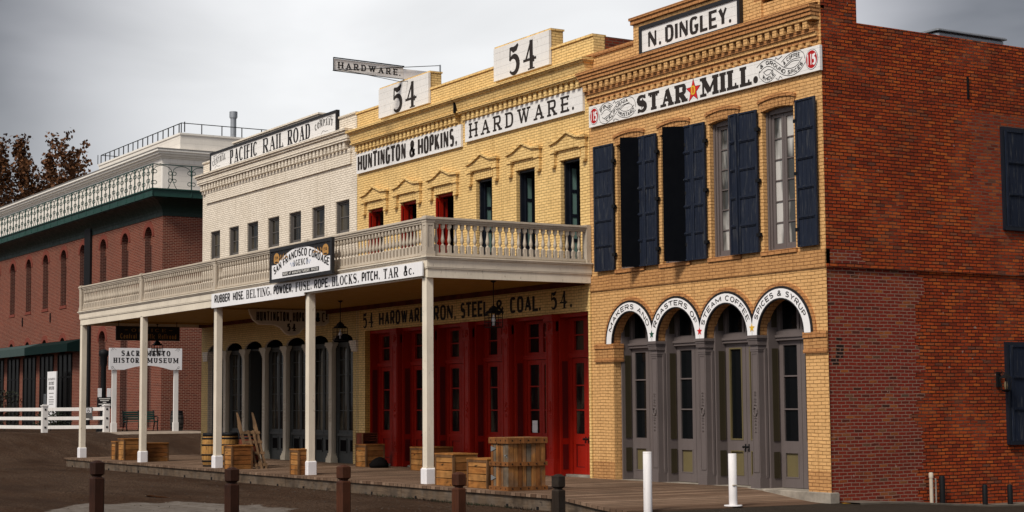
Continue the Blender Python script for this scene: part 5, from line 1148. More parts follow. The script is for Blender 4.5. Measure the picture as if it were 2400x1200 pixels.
def lanterns():
    labs = ('iron lantern hanging in front of the painted word STEEL','iron lantern hanging between the cream arches and the red doors','iron lantern hanging by the black OFFICE sign at the far end')
    proto = None
    def make():
        t = thing('hanging_lantern',labs[0],'lantern',(0,0,0),'lanterns hanging under the balcony')
        m = MB('iron_black'); m.lathe(0,0,[(.07,0),(.07,-.02),(.02,-.045),(.014,-.06)],10); m.cyl((0,0,-.05),(0,0,-.60),.012); m.lathe(0,0,[(.012,-.56),(.02,-.58),(.012,-.60)],6); m.build('stem', None, t)
        c = MB('iron_black'); c.lathe(0,0,[(.02,-.60),(.07,-.625),(.115,-.665),(.12,-.70),(.175,-.72),(.20,-.755)],4,smooth=False,a0=pi/4); c.lathe(0,0,[(.02,-.59),(.06,-.605),(.03,-.62)],8); c.build('cap', None, t)
        f = MB('iron_black'); w = .15
        for sx in (-1,1):
            for sy in (-1,1): f.box(sx*w-.008,sx*w+.008,sy*w-.008,sy*w+.008,-1.10,-.75)
        for z in (-.76,-.875,-.985,-1.095):
            for s in (-1,1): f.box(-w,w,s*w-.006,s*w+.006,z-.006,z+.006); f.box(s*w-.006,s*w+.006,-w,w,z-.006,z+.006)
        for q in (-.05,.05):
            for s in (-1,1): f.box(q-.004,q+.004,s*w-.004,s*w+.004,-1.1,-.76); f.box(s*w-.004,s*w+.004,q-.004,q+.004,-1.1,-.76)
        f.box(-w,w,-w,w,-1.11,-1.10); f.build('cage', None, t)
        g = MB('lamp_glass')
        b = MB('sign_white_smooth'); b.lathe(0,0,[(.0,-1.06),(.03,-1.06),(.03,-.98),(.05,-.95),(.045,-.90),(.015,-.84),(.012,-.80)],8); b.build('bulb', None, t); return t
    for i,(x,y) in enumerate(((-9.5,-1.82),(-17.95,-1.72),(-32.5,-1.78))):
        if proto is None: proto = make(); o = proto
        else:
            o = proto.copy(); COL.objects.link(o)
            for ch in proto.children: copy_part(ch,o)
        o.location = (x,y,4.928); o['label'] = labs[i]
lanterns()

# ------------------------------------------------------------------ crates, barrels, posts
def crate(name, label, x, y, w, d, h, z=.30, rz=0., n=4, wood_='crate', group='wooden crates on the boardwalk', battens=True, lidh=.03):
    t = thing(name,label,'crate',(x,y,z),group,rz); A,B = ('crate_wood','crate_wood_shaded_y') if wood_ == 'crate' else ('crate_red_wood','crate_red_wood_y')
    x0,x1,y0,y1 = -w/2,w/2,-d/2,d/2; s = MB(A,B,A if wood_ != 'crate' else 'crate_wood_pale',B if wood_ != 'crate' else 'crate_wood_pale_shaded_y'); g = .016; sh = (h-lidh)/n
    for k in range(n):
        j = random.uniform(-.003,.003); a,b = k*sh+g/2,(k+1)*sh-g/2; v0,v1 = random.choice((0,2,2)),random.choice((1,1,3))
        s.box(x0+.02,x1-.02,y0+.012+j,y0+.03,a,b,v0); s.box(x0+.02,x1-.02,y1-.03,y1-.012+j,a,b,0); s.box(x1-.03,x1-.012+j,y0+.03,y1-.03,a,b,v1); s.box(x0+.012+j,x0+.03,y0+.03,y1-.03,a,b,1)
    s.box(x0+.03,x1-.03,y0+.03,y1-.03,.0,.02,0); s.build('side_boards', None, t, ZERO)
    f = MB('crate_batten'); e = .05
    for sx in (-1,1):
        for sy in (-1,1): f.box(sx*w/2,sx*(w/2-e),sy*d/2,sy*(d/2-.013),0,h-lidh); f.box(sx*w/2,sx*(w/2-.013),sy*(d/2-.013),sy*(d/2-e),0,h-lidh)
    if battens:
        for sy in (-1,1): f.box(x0+e,x1-e,sy*d/2,sy*(d/2-.013),h-lidh-.05,h-lidh); 
    f.build('corner_battens', None, t, ZERO)
    l = MB(A); m = 4
    for k in range(m): l.box(x0-.008,x1+.008,y0-.008+(d+.016)*k/m+.002,y0-.008+(d+.016)*(k+1)/m-.002,h-lidh,h+random.uniform(-.003,.003))
    l.build('lid', None, t, ZERO); return t
def crates():
    crate('crate','pale slatted crate standing right against the near balcony post',-7.14,-4.20,.80,.60,.69)
    crate('crate','low pale crate between the post crate and the tall hinged crate',-5.78,-4.20,.84,.56,.615)
    crate('crate','crate behind the near balcony post, in front of the red doors',-14.85,-.55,.72,.90,.62,n=4)
    crate('crate','large crate with a small slotted box on top, by the yellow pier',-18.30,-.62,.66,.60,.63,n=4)
    crate('crate','crate with a broken top edge beside the leaning wooden sled',-19.22,-4.20,.56,.62,.66,n=5)
    crate('crate','small upright crate left of the second balcony post',-14.62,-4.40,.52,.42,.645,n=5)
    crate('crate','leftmost and smaller of the crates near the far balcony end',-29.72,-4.02,.46,.44,.60,n=4)
    crate('crate','tallest of the crates near the far balcony end',-29.08,-3.87,.60,.66,.70,n=4)
    crate('crate','short crate right behind the balcony post next to the farthest one',-27.18,-3.76,.56,.78,.585,n=4)
    t = thing('slotted_box','small dark box with an open slotted front on top of a crate','box',(-18.42,-.66,.931)); m = MB('crate_red_wood')
    w,d,h = .44,.46,.31; m.box(-w/2,w/2,-d/2,-d/2+.02,0,h); m.box(-w/2,w/2,d/2-.02,d/2,0,h); m.box(-w/2,w/2,-d/2+.02,d/2-.02,0,.02); m.box(-w/2,w/2,-d/2+.02,d/2-.02,h-.02,h); m.box(-w/2,-w/2+.02,-d/2+.02,d/2-.02,.02,h-.02); m.build('case', None, t, ZERO)
    s = MB('crate_red_wood_y')
    for z in (.09,.16,.23): s.box(w/2-.02,w/2-.002,-d/2+.02,d/2-.02,z,z+.03)
    s.build('slats', None, t, ZERO); s = MB('crate_batten'); s.box(-w/2,-w/2+.05,-d/2-.012,-d/2,0,h); s.box(w/2-.05,w/2,-d/2-.012,-d/2,0,h); s.build('battens', None, t, ZERO)
    # tall crate of upright planks with hinges
    t = thing('hinged_crate','tall crate of upright planks with iron hinges and three bands, nearest on the boardwalk','crate',(-4.74,-4.12,.30),'wooden crates on the boardwalk'); w,d,h = .68,.88,1.06
    m = MB('rough_plank','rough_plank_grey','rough_plank_dark')
    def planks(n,a,b,fixed,ax):
        q = (b-a)/n; u = a
        for k in range(n):
            v = a+q*(k+1)+(random.uniform(-.02,.02) if k < n-1 else 0); j = random.uniform(-.008,.008); e = random.uniform(.004,.010); mi = random.choice((0,0,0,1,2,2))
            if ax == 'y': m.box(u+e,v-e,fixed+j,fixed+.02,.02,h-.03,mi)
            else: m.box(fixed-.02,fixed+j,u+e,v-e,.02,h-.03,mi)
            u = v
    planks(7,-w/2,w/2,-d/2,'y'); planks(8,-d/2,d/2,w/2,'x'); planks(7,-w/2,w/2,d/2-.02,'y'); planks(8,-d/2,d/2,-w/2+.02,'x'); m.build('side_planks', None, t, ZERO)
    b = MB('rough_plank_dark')
    for z0,z1,e in ((.0,.085,.035),(.49,.575,.03),(h-.12,h-.01,.035)):
        b.box(-w/2-e,w/2+e,-d/2-e,-d/2-.008,z0,z1); b.box(-w/2-e,w/2+e,d/2+.008,d/2+e,z0,z1); b.box(w/2+.008,w/2+e,-d/2-.008,d/2+.008,z0,z1-.004); b.box(-w/2-e,-w/2-.008,-d/2-.008,d/2+.008,z0,z1-.004)
    b.build('bands', None, t, ZERO); l = MB('rough_plank'); 
    for k in range(5): l.box(-w/2-.03,w/2+.03,-d/2-.03+(d+.06)*k/5+.002,-d/2-.03+(d+.06)*(k+1)/5-.002,h-.03,h)
    l.build('lid', None, t, ZERO)
    n = MB('iron_black')
    for z in (.04,.53,h-.06):
        for k in range(5): n.box(w/2+.034,w/2+.04,-d/2+.06+k*.19,-d/2+.085+k*.19,z-.012,z+.016)
        for k in range(4): n.box(-w/2+.05+k*.19,-w/2+.07+k*.19,-d/2-.041,-d/2-.035,z-.012,z+.016)
    n.build('nails', None, t, ZERO)
    for z in (.25,.83):
        g = MB('hinge_steel'); g.prism([(-w/2+.02,z-.05),(-w/2+.05,z-.05),(-w/2+.22,z),(-w/2+.05,z+.05),(-w/2+.02,z+.05)],-d/2-.014,-d/2-.008); g.build('hinge', None, t, ZERO)
    g = MB('hinge_steel'); g.box(w/2-.12,w/2-.03,-d/2-.02,-d/2-.008,.69,.715); g.box(w/2-.05,w/2-.03,-d/2-.02,-d/2-.008,.66,.72); g.build('latch', None, t, ZERO)
crates()
def barrel(label,x,y,z,h=.96,r=.27,wood_='barrel_wood',txt=None,group='barrels by the third balcony post',dark=True):
    t = thing('barrel',label,'barrel',(x,y,z),group); N_ = 20
    prof = lambda f: r*(.80+.20*sin(pi*f)**.8); m = MB(wood_)
    for k in range(N_):                                      # separate staves, each a little out of line
        a0,a1 = 2*pi*k/N_+.012,2*pi*(k+1)/N_-.012; j = random.uniform(-.003,.003); M_ = 8; v = []
        for i in range(M_+1):
            q = prof(i/M_)+j
            for a in (a0,a1): v.append((q*cos(a),q*sin(a),h*i/M_))
        m.mesh(v,[(2*i,2*i+1,2*i+3,2*i+2) for i in range(M_)],0,False)
    m.lathe(0,0,[(prof(0)-.01,.0),(prof(.5)-.012,h/2),(prof(1)-.012,h-.04)],N_); m.build('staves', None, t, ZERO)
    o = MB('iron_black')
    for f,g in ((.0,.05),(.14,.19),(.33,.375),(.62,.665),(.81,.86),(.90,1.0)): o.lathe(0,0,[(prof(f)-.004,h*f),(prof(f)+.008,h*f),(prof(g)+.008,h*g),(prof(g)-.004,h*g)],N_)
    o.build('hoops', None, t, ZERO); c = MB(wood_ if not dark else 'old_barrel_wood'); c.lathe(0,0,[(prof(1)-.02,h-.05),(prof(1)-.02,h-.035)],N_); c.build('head', None, t, ZERO)
    return t
def barrels():
    barrel('yellow stave barrel, leftmost of three by the third balcony post',-21.62,-4.05,.30)
    barrel('yellow stave barrel half hidden behind the third balcony post',-21.22,-3.66,.30,.97,.29)
    barrel('dark reddish barrel with a black top between the third balcony post and the leaning sled',-20.62,-3.30,.30,.98,.30,'crate_red_wood')
    barrel('weathered grey barrel against the museum wall beside the white sign post',-49.0,5.12,gz(-49,5.12)-.01,.93,.30,'old_barrel_wood',group=None)
barrels()
def sled():
    t = thing('wooden_sled','wooden sled with two pointed runners leaning on the cream pillars','sled',(-18.95,-3.7,.30)); dz = 1.50; lean = -.98
    P = lambda u,y,w: Vector((lean*u/1.5*1.0-w*.83, y, u-.0-w*.55*0))      # u up the lean, w off its face
    r = MB('sled_wood')
    prof = [(.0,.0,.13),(.35,.0,.13),(.75,.0,.135),(1.0,.0,.16),(1.12,.0,.21),(1.2,.0,.17),(1.32,.02,.11),(1.45,.06,.065),(1.54,.12,.02)]
    for y in (-.24,.22):
        v = []
        for (u,b,w) in prof:
            x = -u*.62+b*.0
            for (dx,dy) in ((0,-.022),(0,.022),(-w,.022),(-w,-.022)): v.append((x+dx-b*.5,y+dy,u))
        n = len(prof); f = [(4*i+k,4*i+(k+1)%4,4*i+4+(k+1)%4,4*i+4+k) for i in range(n-1) for k in range(4)]+[(3,2,1,0),(4*n-4,4*n-3,4*n-2,4*n-1)]
        o = MB('sled_wood'); o.mesh(v,f); o.build('runner', None, t, ZERO)
    for k,u in enumerate((.10,.42,.72,.98)):
        x = -u*.62; r.mesh([(x+.0,-.30,u-.035),(x+.025,-.30,u-.03),(x+.025,.28,u-.03),(x,.28,u-.035),(x-.045,-.30,u+.04),(x-.02,-.30,u+.045),(x-.02,.28,u+.045),(x-.045,.28,u+.04)],[(0,1,2,3),(4,7,6,5),(0,4,5,1),(1,5,6,2),(2,6,7,3),(3,7,4,0)])
    r.build('cross_slats', None, t, ZERO); s = MB('sled_wood')
    for y in (-.08,.07): s.mesh([(0.02,y-.03,.0),(.045,y-.03,.0),(.045,y+.03,.0),(.02,y+.03,.0),(-.62,y-.03,1.05),(-.595,y-.03,1.05),(-.595,y+.03,1.05),(-.62,y+.03,1.05)],[(0,3,2,1),(4,5,6,7),(0,1,5,4),(1,2,6,5),(2,3,7,6),(3,0,4,7)])
    s.build('bed_slats', None, t, ZERO)
sled()
def bundle():
    t = MB('dark_room'); n = 9; prof = [(.02,.0),(.25,.01),(.27,.10),(.20,.20),(.10,.27),(.01,.30)]
    v = [((r*(1+.13*sin(3*a+z*9)+.07*sin(5*a))*cos(a)*.78, r*(1+.13*sin(3*a+z*9))*sin(a)*1.05, z) for r,z in prof for a in [2*pi*k/14 for k in range(14)])]
    v = list(v[0]); f = [(i*14+k,i*14+(k+1)%14,(i+1)*14+(k+1)%14,(i+1)*14+k) for i in range(len(prof)-1) for k in range(14)]
    t.mesh([(x-17.25,y-.85,z+.302) for x,y,z in v],f,0,True); o = t.build('bundle','dark_room',org=Vector((-17.25,-.85,.30))); tag(o,'dark rounded bundle lying on the boardwalk in front of the red doors','bundle')
bundle()
def bollards():
    B = [(-1.008,-14.04,1.22,'bollard_wood','brown wooden bollard farthest out in the street, at the left'),(-.403,-12.08,1.08,'bollard_wood','brown bollard in front of the pale skim of concrete'),(.059,-10.37,1.09,'bollard_wood_red','reddish bollard standing third from the street side of the row'),
         (.575,-8.55,.94,'bollard_wood_red','reddish bollard in front of the slatted crates'),(.575,-6.62,.85,'bollard_wood_old','black weathered bollard nearest to the boardwalk')]
    for x,y,zt,mt,lab in B:
        z0 = gz(x,y)-.02; t = thing('bollard',lab,'bollard',(x,y,z0),'wooden bollards across the street',radians(4)); h = zt-z0; w,c = .094,.028
        oc = lambda s,z: [(sx,sy,z) for sx,sy in ((-s+c,-s),(s-c,-s),(s,-s+c),(s,s-c),(s-c,s),(-s+c,s),(-s,s-c),(-s,-s+c))]
        def stack(levels,name):
            m = MB(mt); v = [p for s,z in levels for p in oc(s,z)]; n = len(levels)
            m.mesh(v,[(8*i+k,8*i+(k+1)%8,8*i+8+(k+1)%8,8*i+8+k) for i in range(n-1) for k in range(8)]+[tuple(range(7,-1,-1)),tuple(range(8*n-8,8*n))]); m.build(name, None, t, ZERO)
        stack([(w,0),(w,h-.275),(w-.018,h-.255)],'shaft'); stack([(w-.032,h-.256),(w-.034,h-.235)],'neck'); stack([(w-.03,h-.236),(w,h-.205),(w,h-.035),(w-.052,h)],'cap')
    for x,y,h,lab in ((.02,-4.36,1.08,'round white steel bollard at the front corner of the boardwalk ramp'),(-.16,-2.28,.97,'round white steel bollard with a base plate on the boardwalk ramp')):
        z0 = gz(x,y) if y < -4 else .30-.165*sstep((x+2.7)/2.65)-.02; t = thing('steel_bollard',lab,'bollard',(x,y,z0),'white steel bollards')
        m = MB('bollard_white'); m.lathe(0,0,[(.078,.0),(.078,h-.004),(.072,h)],20); m.build('tube', None, t, ZERO)
        if y > -4: b = MB('bollard_white'); b.lathe(0,0,[(.17,.004),(.17,.02),(.165,.024)],20); b.build('base_plate', None, t, ZERO); b = MB('rail_taupe'); b.box(.055,.085,-.06,.04,.38,.40); b.build('dent', None, t, ZERO)
        else: b = MB('rail_taupe'); b.lathe(0,0,[(.0785,h-.03),(.074,h+.001)],20); b.build('rusty_rim', None, t, ZERO)
    for i,(x,y,h) in enumerate(((.42,3.70,.42),(.42,4.42,.42))):
        z0 = gz(x,y)-.02; t = thing('guard_post',('dark guard post by the red brick wall, nearer the white pipe','dark guard post by the red brick wall, under the wall lantern')[i],'guard post',(x,y,z0),'dark guard posts by the red wall'); m = MB('iron_black'); m.lathe(0,0,[(.055,0),(.055,h),(.04,h+.03),(.0,h+.035)],12); m.build('tube', None, t, ZERO)
        r = MB('letter_yellow'); r = MB('iron_black'); r.lathe(0,0,[(.075,0),(.075,.02)],12); r.build('collar', None, t, ZERO)
    t = thing('standpipe','white capped pipe rising beside the red brick wall','pipe',(.16,2.48,gz(.16,2.48))); m = MB('rail_taupe'); m.lathe(0,0,[(.038,0),(.038,.58)],12); m.build('pipe', None, t, ZERO); c = MB('rail_taupe'); c.lathe(0,0,[(.046,.52),(.046,.61),(.03,.625)],12); c.build('cap', None, t, ZERO)
    m = MB('rail_taupe'); m.cyl((-.04,.16,0),(-.04,.16,.50),.018); m.build('thin_pipe', None, t, ZERO)
    t = thing('guard_post','dark guard post right behind the white capped pipe','guard post',(.14,2.80,gz(.14,2.8)-.02),'dark guard posts by the red wall'); m = MB('iron_black'); m.lathe(0,0,[(.06,0),(.06,.56),(.05,.59)],12); m.build('tube', None, t, ZERO); r = MB('iron_black'); r.lathe(0,0,[(.08,0),(.08,.02)],12); r.build('collar', None, t, ZERO)
    t = thing('wall_lantern','black wall lantern beside the lower navy shutters','lantern',(.0,4.70,2.2)); m = MB('iron_black'); m.box(-.02,.02,4.6,4.7,2.30,2.62); m.tube([(0,4.65,2.56),(.12,4.65,2.62),(.2,4.65,2.58)],.012); m.build('bracket', None, t)
    f = MB('iron_black'); X,Y = .2,4.65
    for sx in (-1,1):
        for sy in (-1,1): f.cyl((X+sx*.06,Y+sy*.06,2.24),(X+sx*.085,Y+sy*.085,2.48),.01,n=5)
    f.lathe(X,Y,[(.13,2.48),(.10,2.52),(.03,2.57),(.01,2.6)],4,smooth=False,a0=pi/4); f.lathe(X,Y,[(.05,2.2),(.09,2.24),(.09,2.25)],4,smooth=False,a0=pi/4); f.build('cage', None, t); g = MB('lamp_glass'); g.lathe(X,Y,[(.03,2.26),(.045,2.33),(.03,2.42)],8); g.build('bulb', None, t)
bollards()
def marks():
    ground_sheet('puddle',[(-12.4+.62*cos(a)*(1+.2*sin(3*a)),-9.0+.16*sin(a)*(1+.3*cos(2*a))) for a in [2*pi*k/20 for k in range(20)]],'puddle_water',.012)
    ground_sheet('road_marking',[(-.62,.62),(-.50,.70),(.35,.16),(.25,.06)],'road_yellow',.008); ground_sheet('road_marking',[(.06,-5.05),(.16,-5.0),(.85,-5.6),(.75,-5.7)],'road_yellow',.008)
    k = MB('kerb_concrete')
    ys = [0.15+i*.6 for i in range(41)]
    for a,b in zip(ys[:-1],ys[1:]):
        za,zb = gz(.3,a)+.03,gz(.3,b)+.03; k.mesh([(.02,a,za),(.62,a,za),(.62,b,zb),(.02,b,zb),(.62,a,za-.12),(.62,b,zb-.12)],[(0,1,2,3),(1,4,5,2)])
    tag(k.build('pavement','kerb_concrete'),kind='structure')
    w = MB('walk_concrete')
    ws = [(-49.6+.35*i) for i in range(11)]
    for a,b in zip(ws[:-1],ws[1:]): 
        for c,d in zip([1.4+.35*i for i in range(12)],[1.75+.35*i for i in range(12)]): w.poly([(a,c,gz(a,c)+.012),(b,c,gz(b,c)+.012),(b,d,gz(b,d)+.012),(a,d,gz(a,d)+.012)])
    tag(w.build('path','walk_concrete'),kind='structure')
marks()

def gravel():
    rn = random.Random(5); m = MB('bark','street_dirt','kerb_concrete')
    for k in range(2600):
        if k < 1500: x,y = rn.uniform(-34,-1.5),-4.85-abs(rn.gauss(0,1.8))
        else: x,y = rn.uniform(-44,2),rn.uniform(-13,-5)
        if x > -1.6 and y > -5: continue
        r = rn.uniform(.008,.028)*(1.4 if rn.random() < .06 else 1); z = gz(x,y)+.008; a = rn.uniform(0,6.28); h = r*rn.uniform(.5,.9)
        P = [(x+r*cos(a+i*1.57)*rn.uniform(.7,1.2),y+r*sin(a+i*1.57)*rn.uniform(.7,1.2),z) for i in range(4)]; t = (x+rn.uniform(-.3,.3)*r,y+rn.uniform(-.3,.3)*r,z+h)
        for i in range(4): m.poly([P[i],P[(i+1)%4],t],rn.choice((0,1,1)))
    tag(m.build('gravel',None,None),'small loose stones scattered over the dirt street','gravel',kind='stuff')
    g = MB('dark_leaf'); 
    for k in range(700):
        x = -3-abs(rn.gauss(0,4.5)); y = -4.80-abs(rn.gauss(0,.09))
        if x < -16: continue
        z = gz(x,y); h = rn.uniform(.02,.07); a = rn.uniform(0,3.14); d = rn.uniform(-.03,.03); g.poly([(x-.008*cos(a),y-.008*sin(a),z),(x+.008*cos(a),y+.008*sin(a),z),(x+d,y-abs(d),z+h)])
    tag(g.build('grass',None,None,recalc=False),'short weeds along the foot of the boardwalk','grass',kind='stuff')
gravel()

# ------------------------------------------------------------------ museum at the far end
mus = thing('museum_building','long red brick museum with a green iron gallery and a white upper storey','building',(-60,10,.9))
MX,MY = -51.6,5.3
def museum():
    m = MB('museum_brick','museum_arch_brick','museum_dark_brick'); U = [-53.53-3.41*i for i in range(14)]; holes = []
    for u in U:
        if abs(u+63.7) < .2: pass
        holes.append((u-.52,u+.52,7.55,10.13,.50))
    low = [(u-.55,u+.55,1.0,5.35,.55) for u in U[:3]]+[(u-.5,u+.5,1.0,5.3,.5) for u in U[4:]]
    m.wall(-101,MX,.3,11.3,MY,holes+low,.28,m=0,mr=2); m.wall(MY,22,.3,11.3,MX,(),0,'x'); m.poly([(-101,MY,.3),(-101,22,.3),(-101,22,11.3),(-101,MY,11.3)])
    for u0,u1,z0,zs,ri in holes+low:
        P = arch_pts(u0-.02,u1+.02,zs,ri,12); Q = arch_pts(u0-.24,u1+.24,zs,ri+.26,12)
        for k in range(12): m.prism([P[k],P[k+1],Q[k+1],Q[k]],MY-.03,MY+.01,'y',1)
        m.box(u0-.08,u1+.08,MY-.04,MY+.1,z0-.16,z0,1) if z0 > 5 else None
        m.poly([(u0-.1,MY+.28,zs-.35 if z0 > 5 else zs+.0),(u1+.1,MY+.28,zs-.35 if z0 > 5 else zs),(u1+.1,MY+.28,zs+ri+.05),(u0-.1,MY+.28,zs+ri+.05)],0)
        m.poly([(u0-.1,MY+.30,z0-.1),(u1+.1,MY+.30,z0-.1),(u1+.1,MY+.30,zs+.1),(u0-.1,MY+.30,zs+.1)],2)
    for i in range(12): m.box(-55.2-3.41*i-.05,-55.2-3.41*i+.05,MY-.06,MY,7.0,7.6,1) if False else None
    m.build('wall', None, mus)
    a = MB('iron_black')
    for i in range(7): a.box(-63.9-5.6*i-.05,-63.9-5.6*i+.05,MY-.05,MY+.02,6.75,7.25); a.box(-63.9-5.6*i-.03,-63.9-5.6*i+.09,MY-.06,MY+.02,6.95,7.05)
    a.build('wall_anchor', None, mus)
    b = MB('iron_black'); b.box(-63.2,-62.2,MY-.12,MY+.1,.7,11.9); b.build('dark_recess', None, mus)  # black strip standing for the shade of a recess in the front
    for u in U[:14]:
        w = MB('dark_glass','iron_black'); w.box(u-.5,u+.5,MY+.26,MY+.29,7.6,9.5) if u < -70 else None
    c = MB('museum_green','museum_green_dark'); n = 7                      # coved green cornice
    F = lambda k: (.68*(k/n)**2.2, 10.98+.78*(k/n)**.75)
    for k in range(n):
        (a0,z0),(a1,z1) = F(k),F(k+1)
        c.poly([(-101,MY-a0-.02,z0),(MX+a0+.02,MY-a0-.02,z0),(MX+a1+.02,MY-a1-.02,z1),(-101,MY-a1-.02,z1)],1); c.poly([(MX+a0+.02,MY-a0-.02,z0),(MX+a0+.02,22,z0),(MX+a1+.02,22,z1),(MX+a1+.02,MY-a1-.02,z1)],1)
    x = -53.0
    while x > -100:
        for k in range(n-1):
            (a0,z0),(a1,z1) = F(k),F(k+1); c.mesh([(x,MY-a0-.05,z0),(x+.03,MY-a0-.05,z0),(x+.03,MY-a1-.05,z1),(x,MY-a1-.05,z1)],[(0,1,2,3)],1)
        x -= .85
    c.box(-101,MX+.72,MY-.72,MY-.02,11.76,11.83,1); c.box(-101,MX+.80,MY-.80,MY-.62,11.80,12.12,0); c.box(MX+.62,MX+.80,MY-.62,22,11.80,12.12,0); c.box(-101,MX+.86,MY-.86,MY-.5,12.12,12.18,0); c.box(MX+.5,MX+.86,MY-.5,22,12.12,12.18,0)
    c.build('cornice', None, mus)
    t = MB('roof_grey'); t.box(-101,MX+.6,MY-.6,22,12.06,12.10); t.build('terrace', None, mus)
    r = MB('museum_green'); yr,xr = MY-.80,MX+.80                         # scrolled iron rail
    r.box(-101,xr+.02,yr-.02,yr+.02,13.28,13.32); r.box(xr-.02,xr+.02,yr+.02,22,13.28,13.32)
    def bay(o,d,w):
        P = lambda u,z: (o[0]+d[0]*u,o[1]+d[1]*u,z); h0,h1 = 12.18,13.28
        r.cyl(P(0,11.85),P(0,h1),.032,n=5); c_ = w/2
        L = lambda pts: r.tube([P(u,z) for u,z in pts],.019,3)
        L([(0.03,h0+.62)]+arc(c_*.5,h0+.78,c_*.5-.02,.30,180,0,8)+[(c_-.01,h0+.62),(c_-.01,h0+.42)]); L([(c_+.01,h0+.42),(c_+.01,h0+.62)]+arc(c_*1.5,h0+.78,c_*.5-.02,.30,180,0,8)+[(w-.03,h0+.62)])
        L([(c_-.01,h0+.42),(c_-.15,h0+.12),(c_-.22,h0)]); L([(c_+.01,h0+.42),(c_+.15,h0+.12),(c_+.22,h0)])
        for u,s in ((c_,-1),(c_,1),(0,1),(w,-1)):
            for z in ((h0+.38,h0+.72) if u == c_ else (h0+.26,h0+.78)): r.tube([P(u+s*.10+.10*cos(a)*-s,z+.085*sin(a)) for a in [i*pi/5 for i in range(10)]],.020,3)
    x = xr
    for k in range(38): bay((x-1.25*k,yr),(-1,0),1.25)
    for k in range(8): bay((xr,yr+1.9*k),(0,1),1.9)
    r.build('railing', None, mus)
    w = MB('museum_white','museum_trim_white'); wy,wx = 7.3,-57.2
    w.box(-101,wx,wy,26,12.1,14.7,0); w.box(wx-.18,wx+.02,wy-.02,wy+.3,12.1,14.6,1); w.box(-101,wx+.02,wy-.03,wy,14.35,14.62,1); w.box(wx,wx+.03,wy,26,14.35,14.62,1); w.box(-101,wx+.03,wy-.02,wy,12.1,12.3,1)
    w.build('upper_storey', None, mus)
    e = MB('museum_trim_white','roof_grey')
    for k,(a0,z0,z1) in enumerate(((.10,14.6,14.68),(.22,14.68,14.78),(.34,14.78,14.9),(.44,14.9,15.0))): e.box(-101,wx+a0,wy-a0,26,z0,z1,0)
    e.box(-101,wx+.46,wy-.46,26,15.0,15.05,1); e.build('eaves', None, mus)
    u = MB('museum_white','museum_trim_white'); uy,ux = 9.3,-60.4
    u.box(-76.3,ux,uy,26,15.0,15.5,0); u.box(-76.3,ux+.12,uy-.12,26,15.45,15.58,1); u.box(-74.2,ux-.1,uy+.15,26,15.55,16.5,0); u.box(-74.25,ux-.05,uy+.1,26,16.42,16.52,1); u.build('roof_house', None, mus)
    g = MB('iron_black'); z = 17.05; g.box(-74.0,ux-.1,uy+.2,uy+.23,z-.02,z+.02); g.box(ux-.13,ux-.1,uy+.23,26,z-.02,z+.02); g.box(-74.0,-73.97,uy+.2,26,z-.02,z+.02)
    for k in range(18): g.box(-74+.82*k-.018,-74+.82*k+.018,uy+.19,uy+.24,16.5,z)
    for k in range(12): g.box(ux-.14,ux-.09,uy+.2+1.15*k-.02,uy+.2+1.15*k+.02,16.5,z)
    for k in range(7): g.box(-74.01,-73.96,uy+1.1*k,uy+1.1*k+.03,16.5,z)
    g.build('roof_railing', None, mus)
    v = MB('galvanised'); v.cyl((-61.5,12.86,16.4),(-61.5,12.86,17.75),.16,n=14); v.cyl((-61.5,12.86,17.75),(-61.5,12.86,18.08),.22,n=14); v.cyl((-61.5,12.86,17.70),(-61.5,12.86,17.76),.19,n=14); v.build('vent_pipe', None, mus)
    f = MB('awning_green','awning_pale')
    for (a0,b0,mi) in ((-101,-71.4,1),(-71.4,-63.4,0)):
        f.mesh([(a0,MY-.9,4.93),(b0,MY-.9,4.93),(b0,MY-.9,5.36),(a0,MY-.9,5.36),(a0,MY,5.62),(b0,MY,5.62),(b0,MY,4.93),(a0,MY,4.93)],[(0,1,2,3),(3,2,5,4),(1,6,5,2),(0,3,4,7)],mi)
    f.build('awning', None, mus)
    for x in (-66.6,-70.0,-73.4,-76.8,-80.2,-83.6):
        d = MB('iron_black','museum_dark_brick'); q_ = 1.25  # sets widened so their dark glass stands in for shade under the awning
        for xx in (-q_,-.45,.40,q_-.06): d.box(x+xx,x+xx+.06,MY-.07,MY-.005,.9,4.9,0)
        for zz in (.9,1.15,3.6,4.84): d.box(x-q_+.06,x+q_-.06,MY-.06,MY-.005,zz,zz+.07,0)
        o = d.build('door' if x in (-70.0,-73.4) else 'window', None, mus); q = MB('shade_glass'); q.box(x-q_+.06,x+q_-.06,MY-.03,MY-.02,.97,4.84); q.build('glazing', None, o)
        if x in (-70.0,):
            h = MB('galvanised')
            for s in (-.12,.12): h.cyl((x+s,MY-.10,1.9),(x+s,MY-.10,2.75),.025)
            h.build('handle', None, o)
museum()
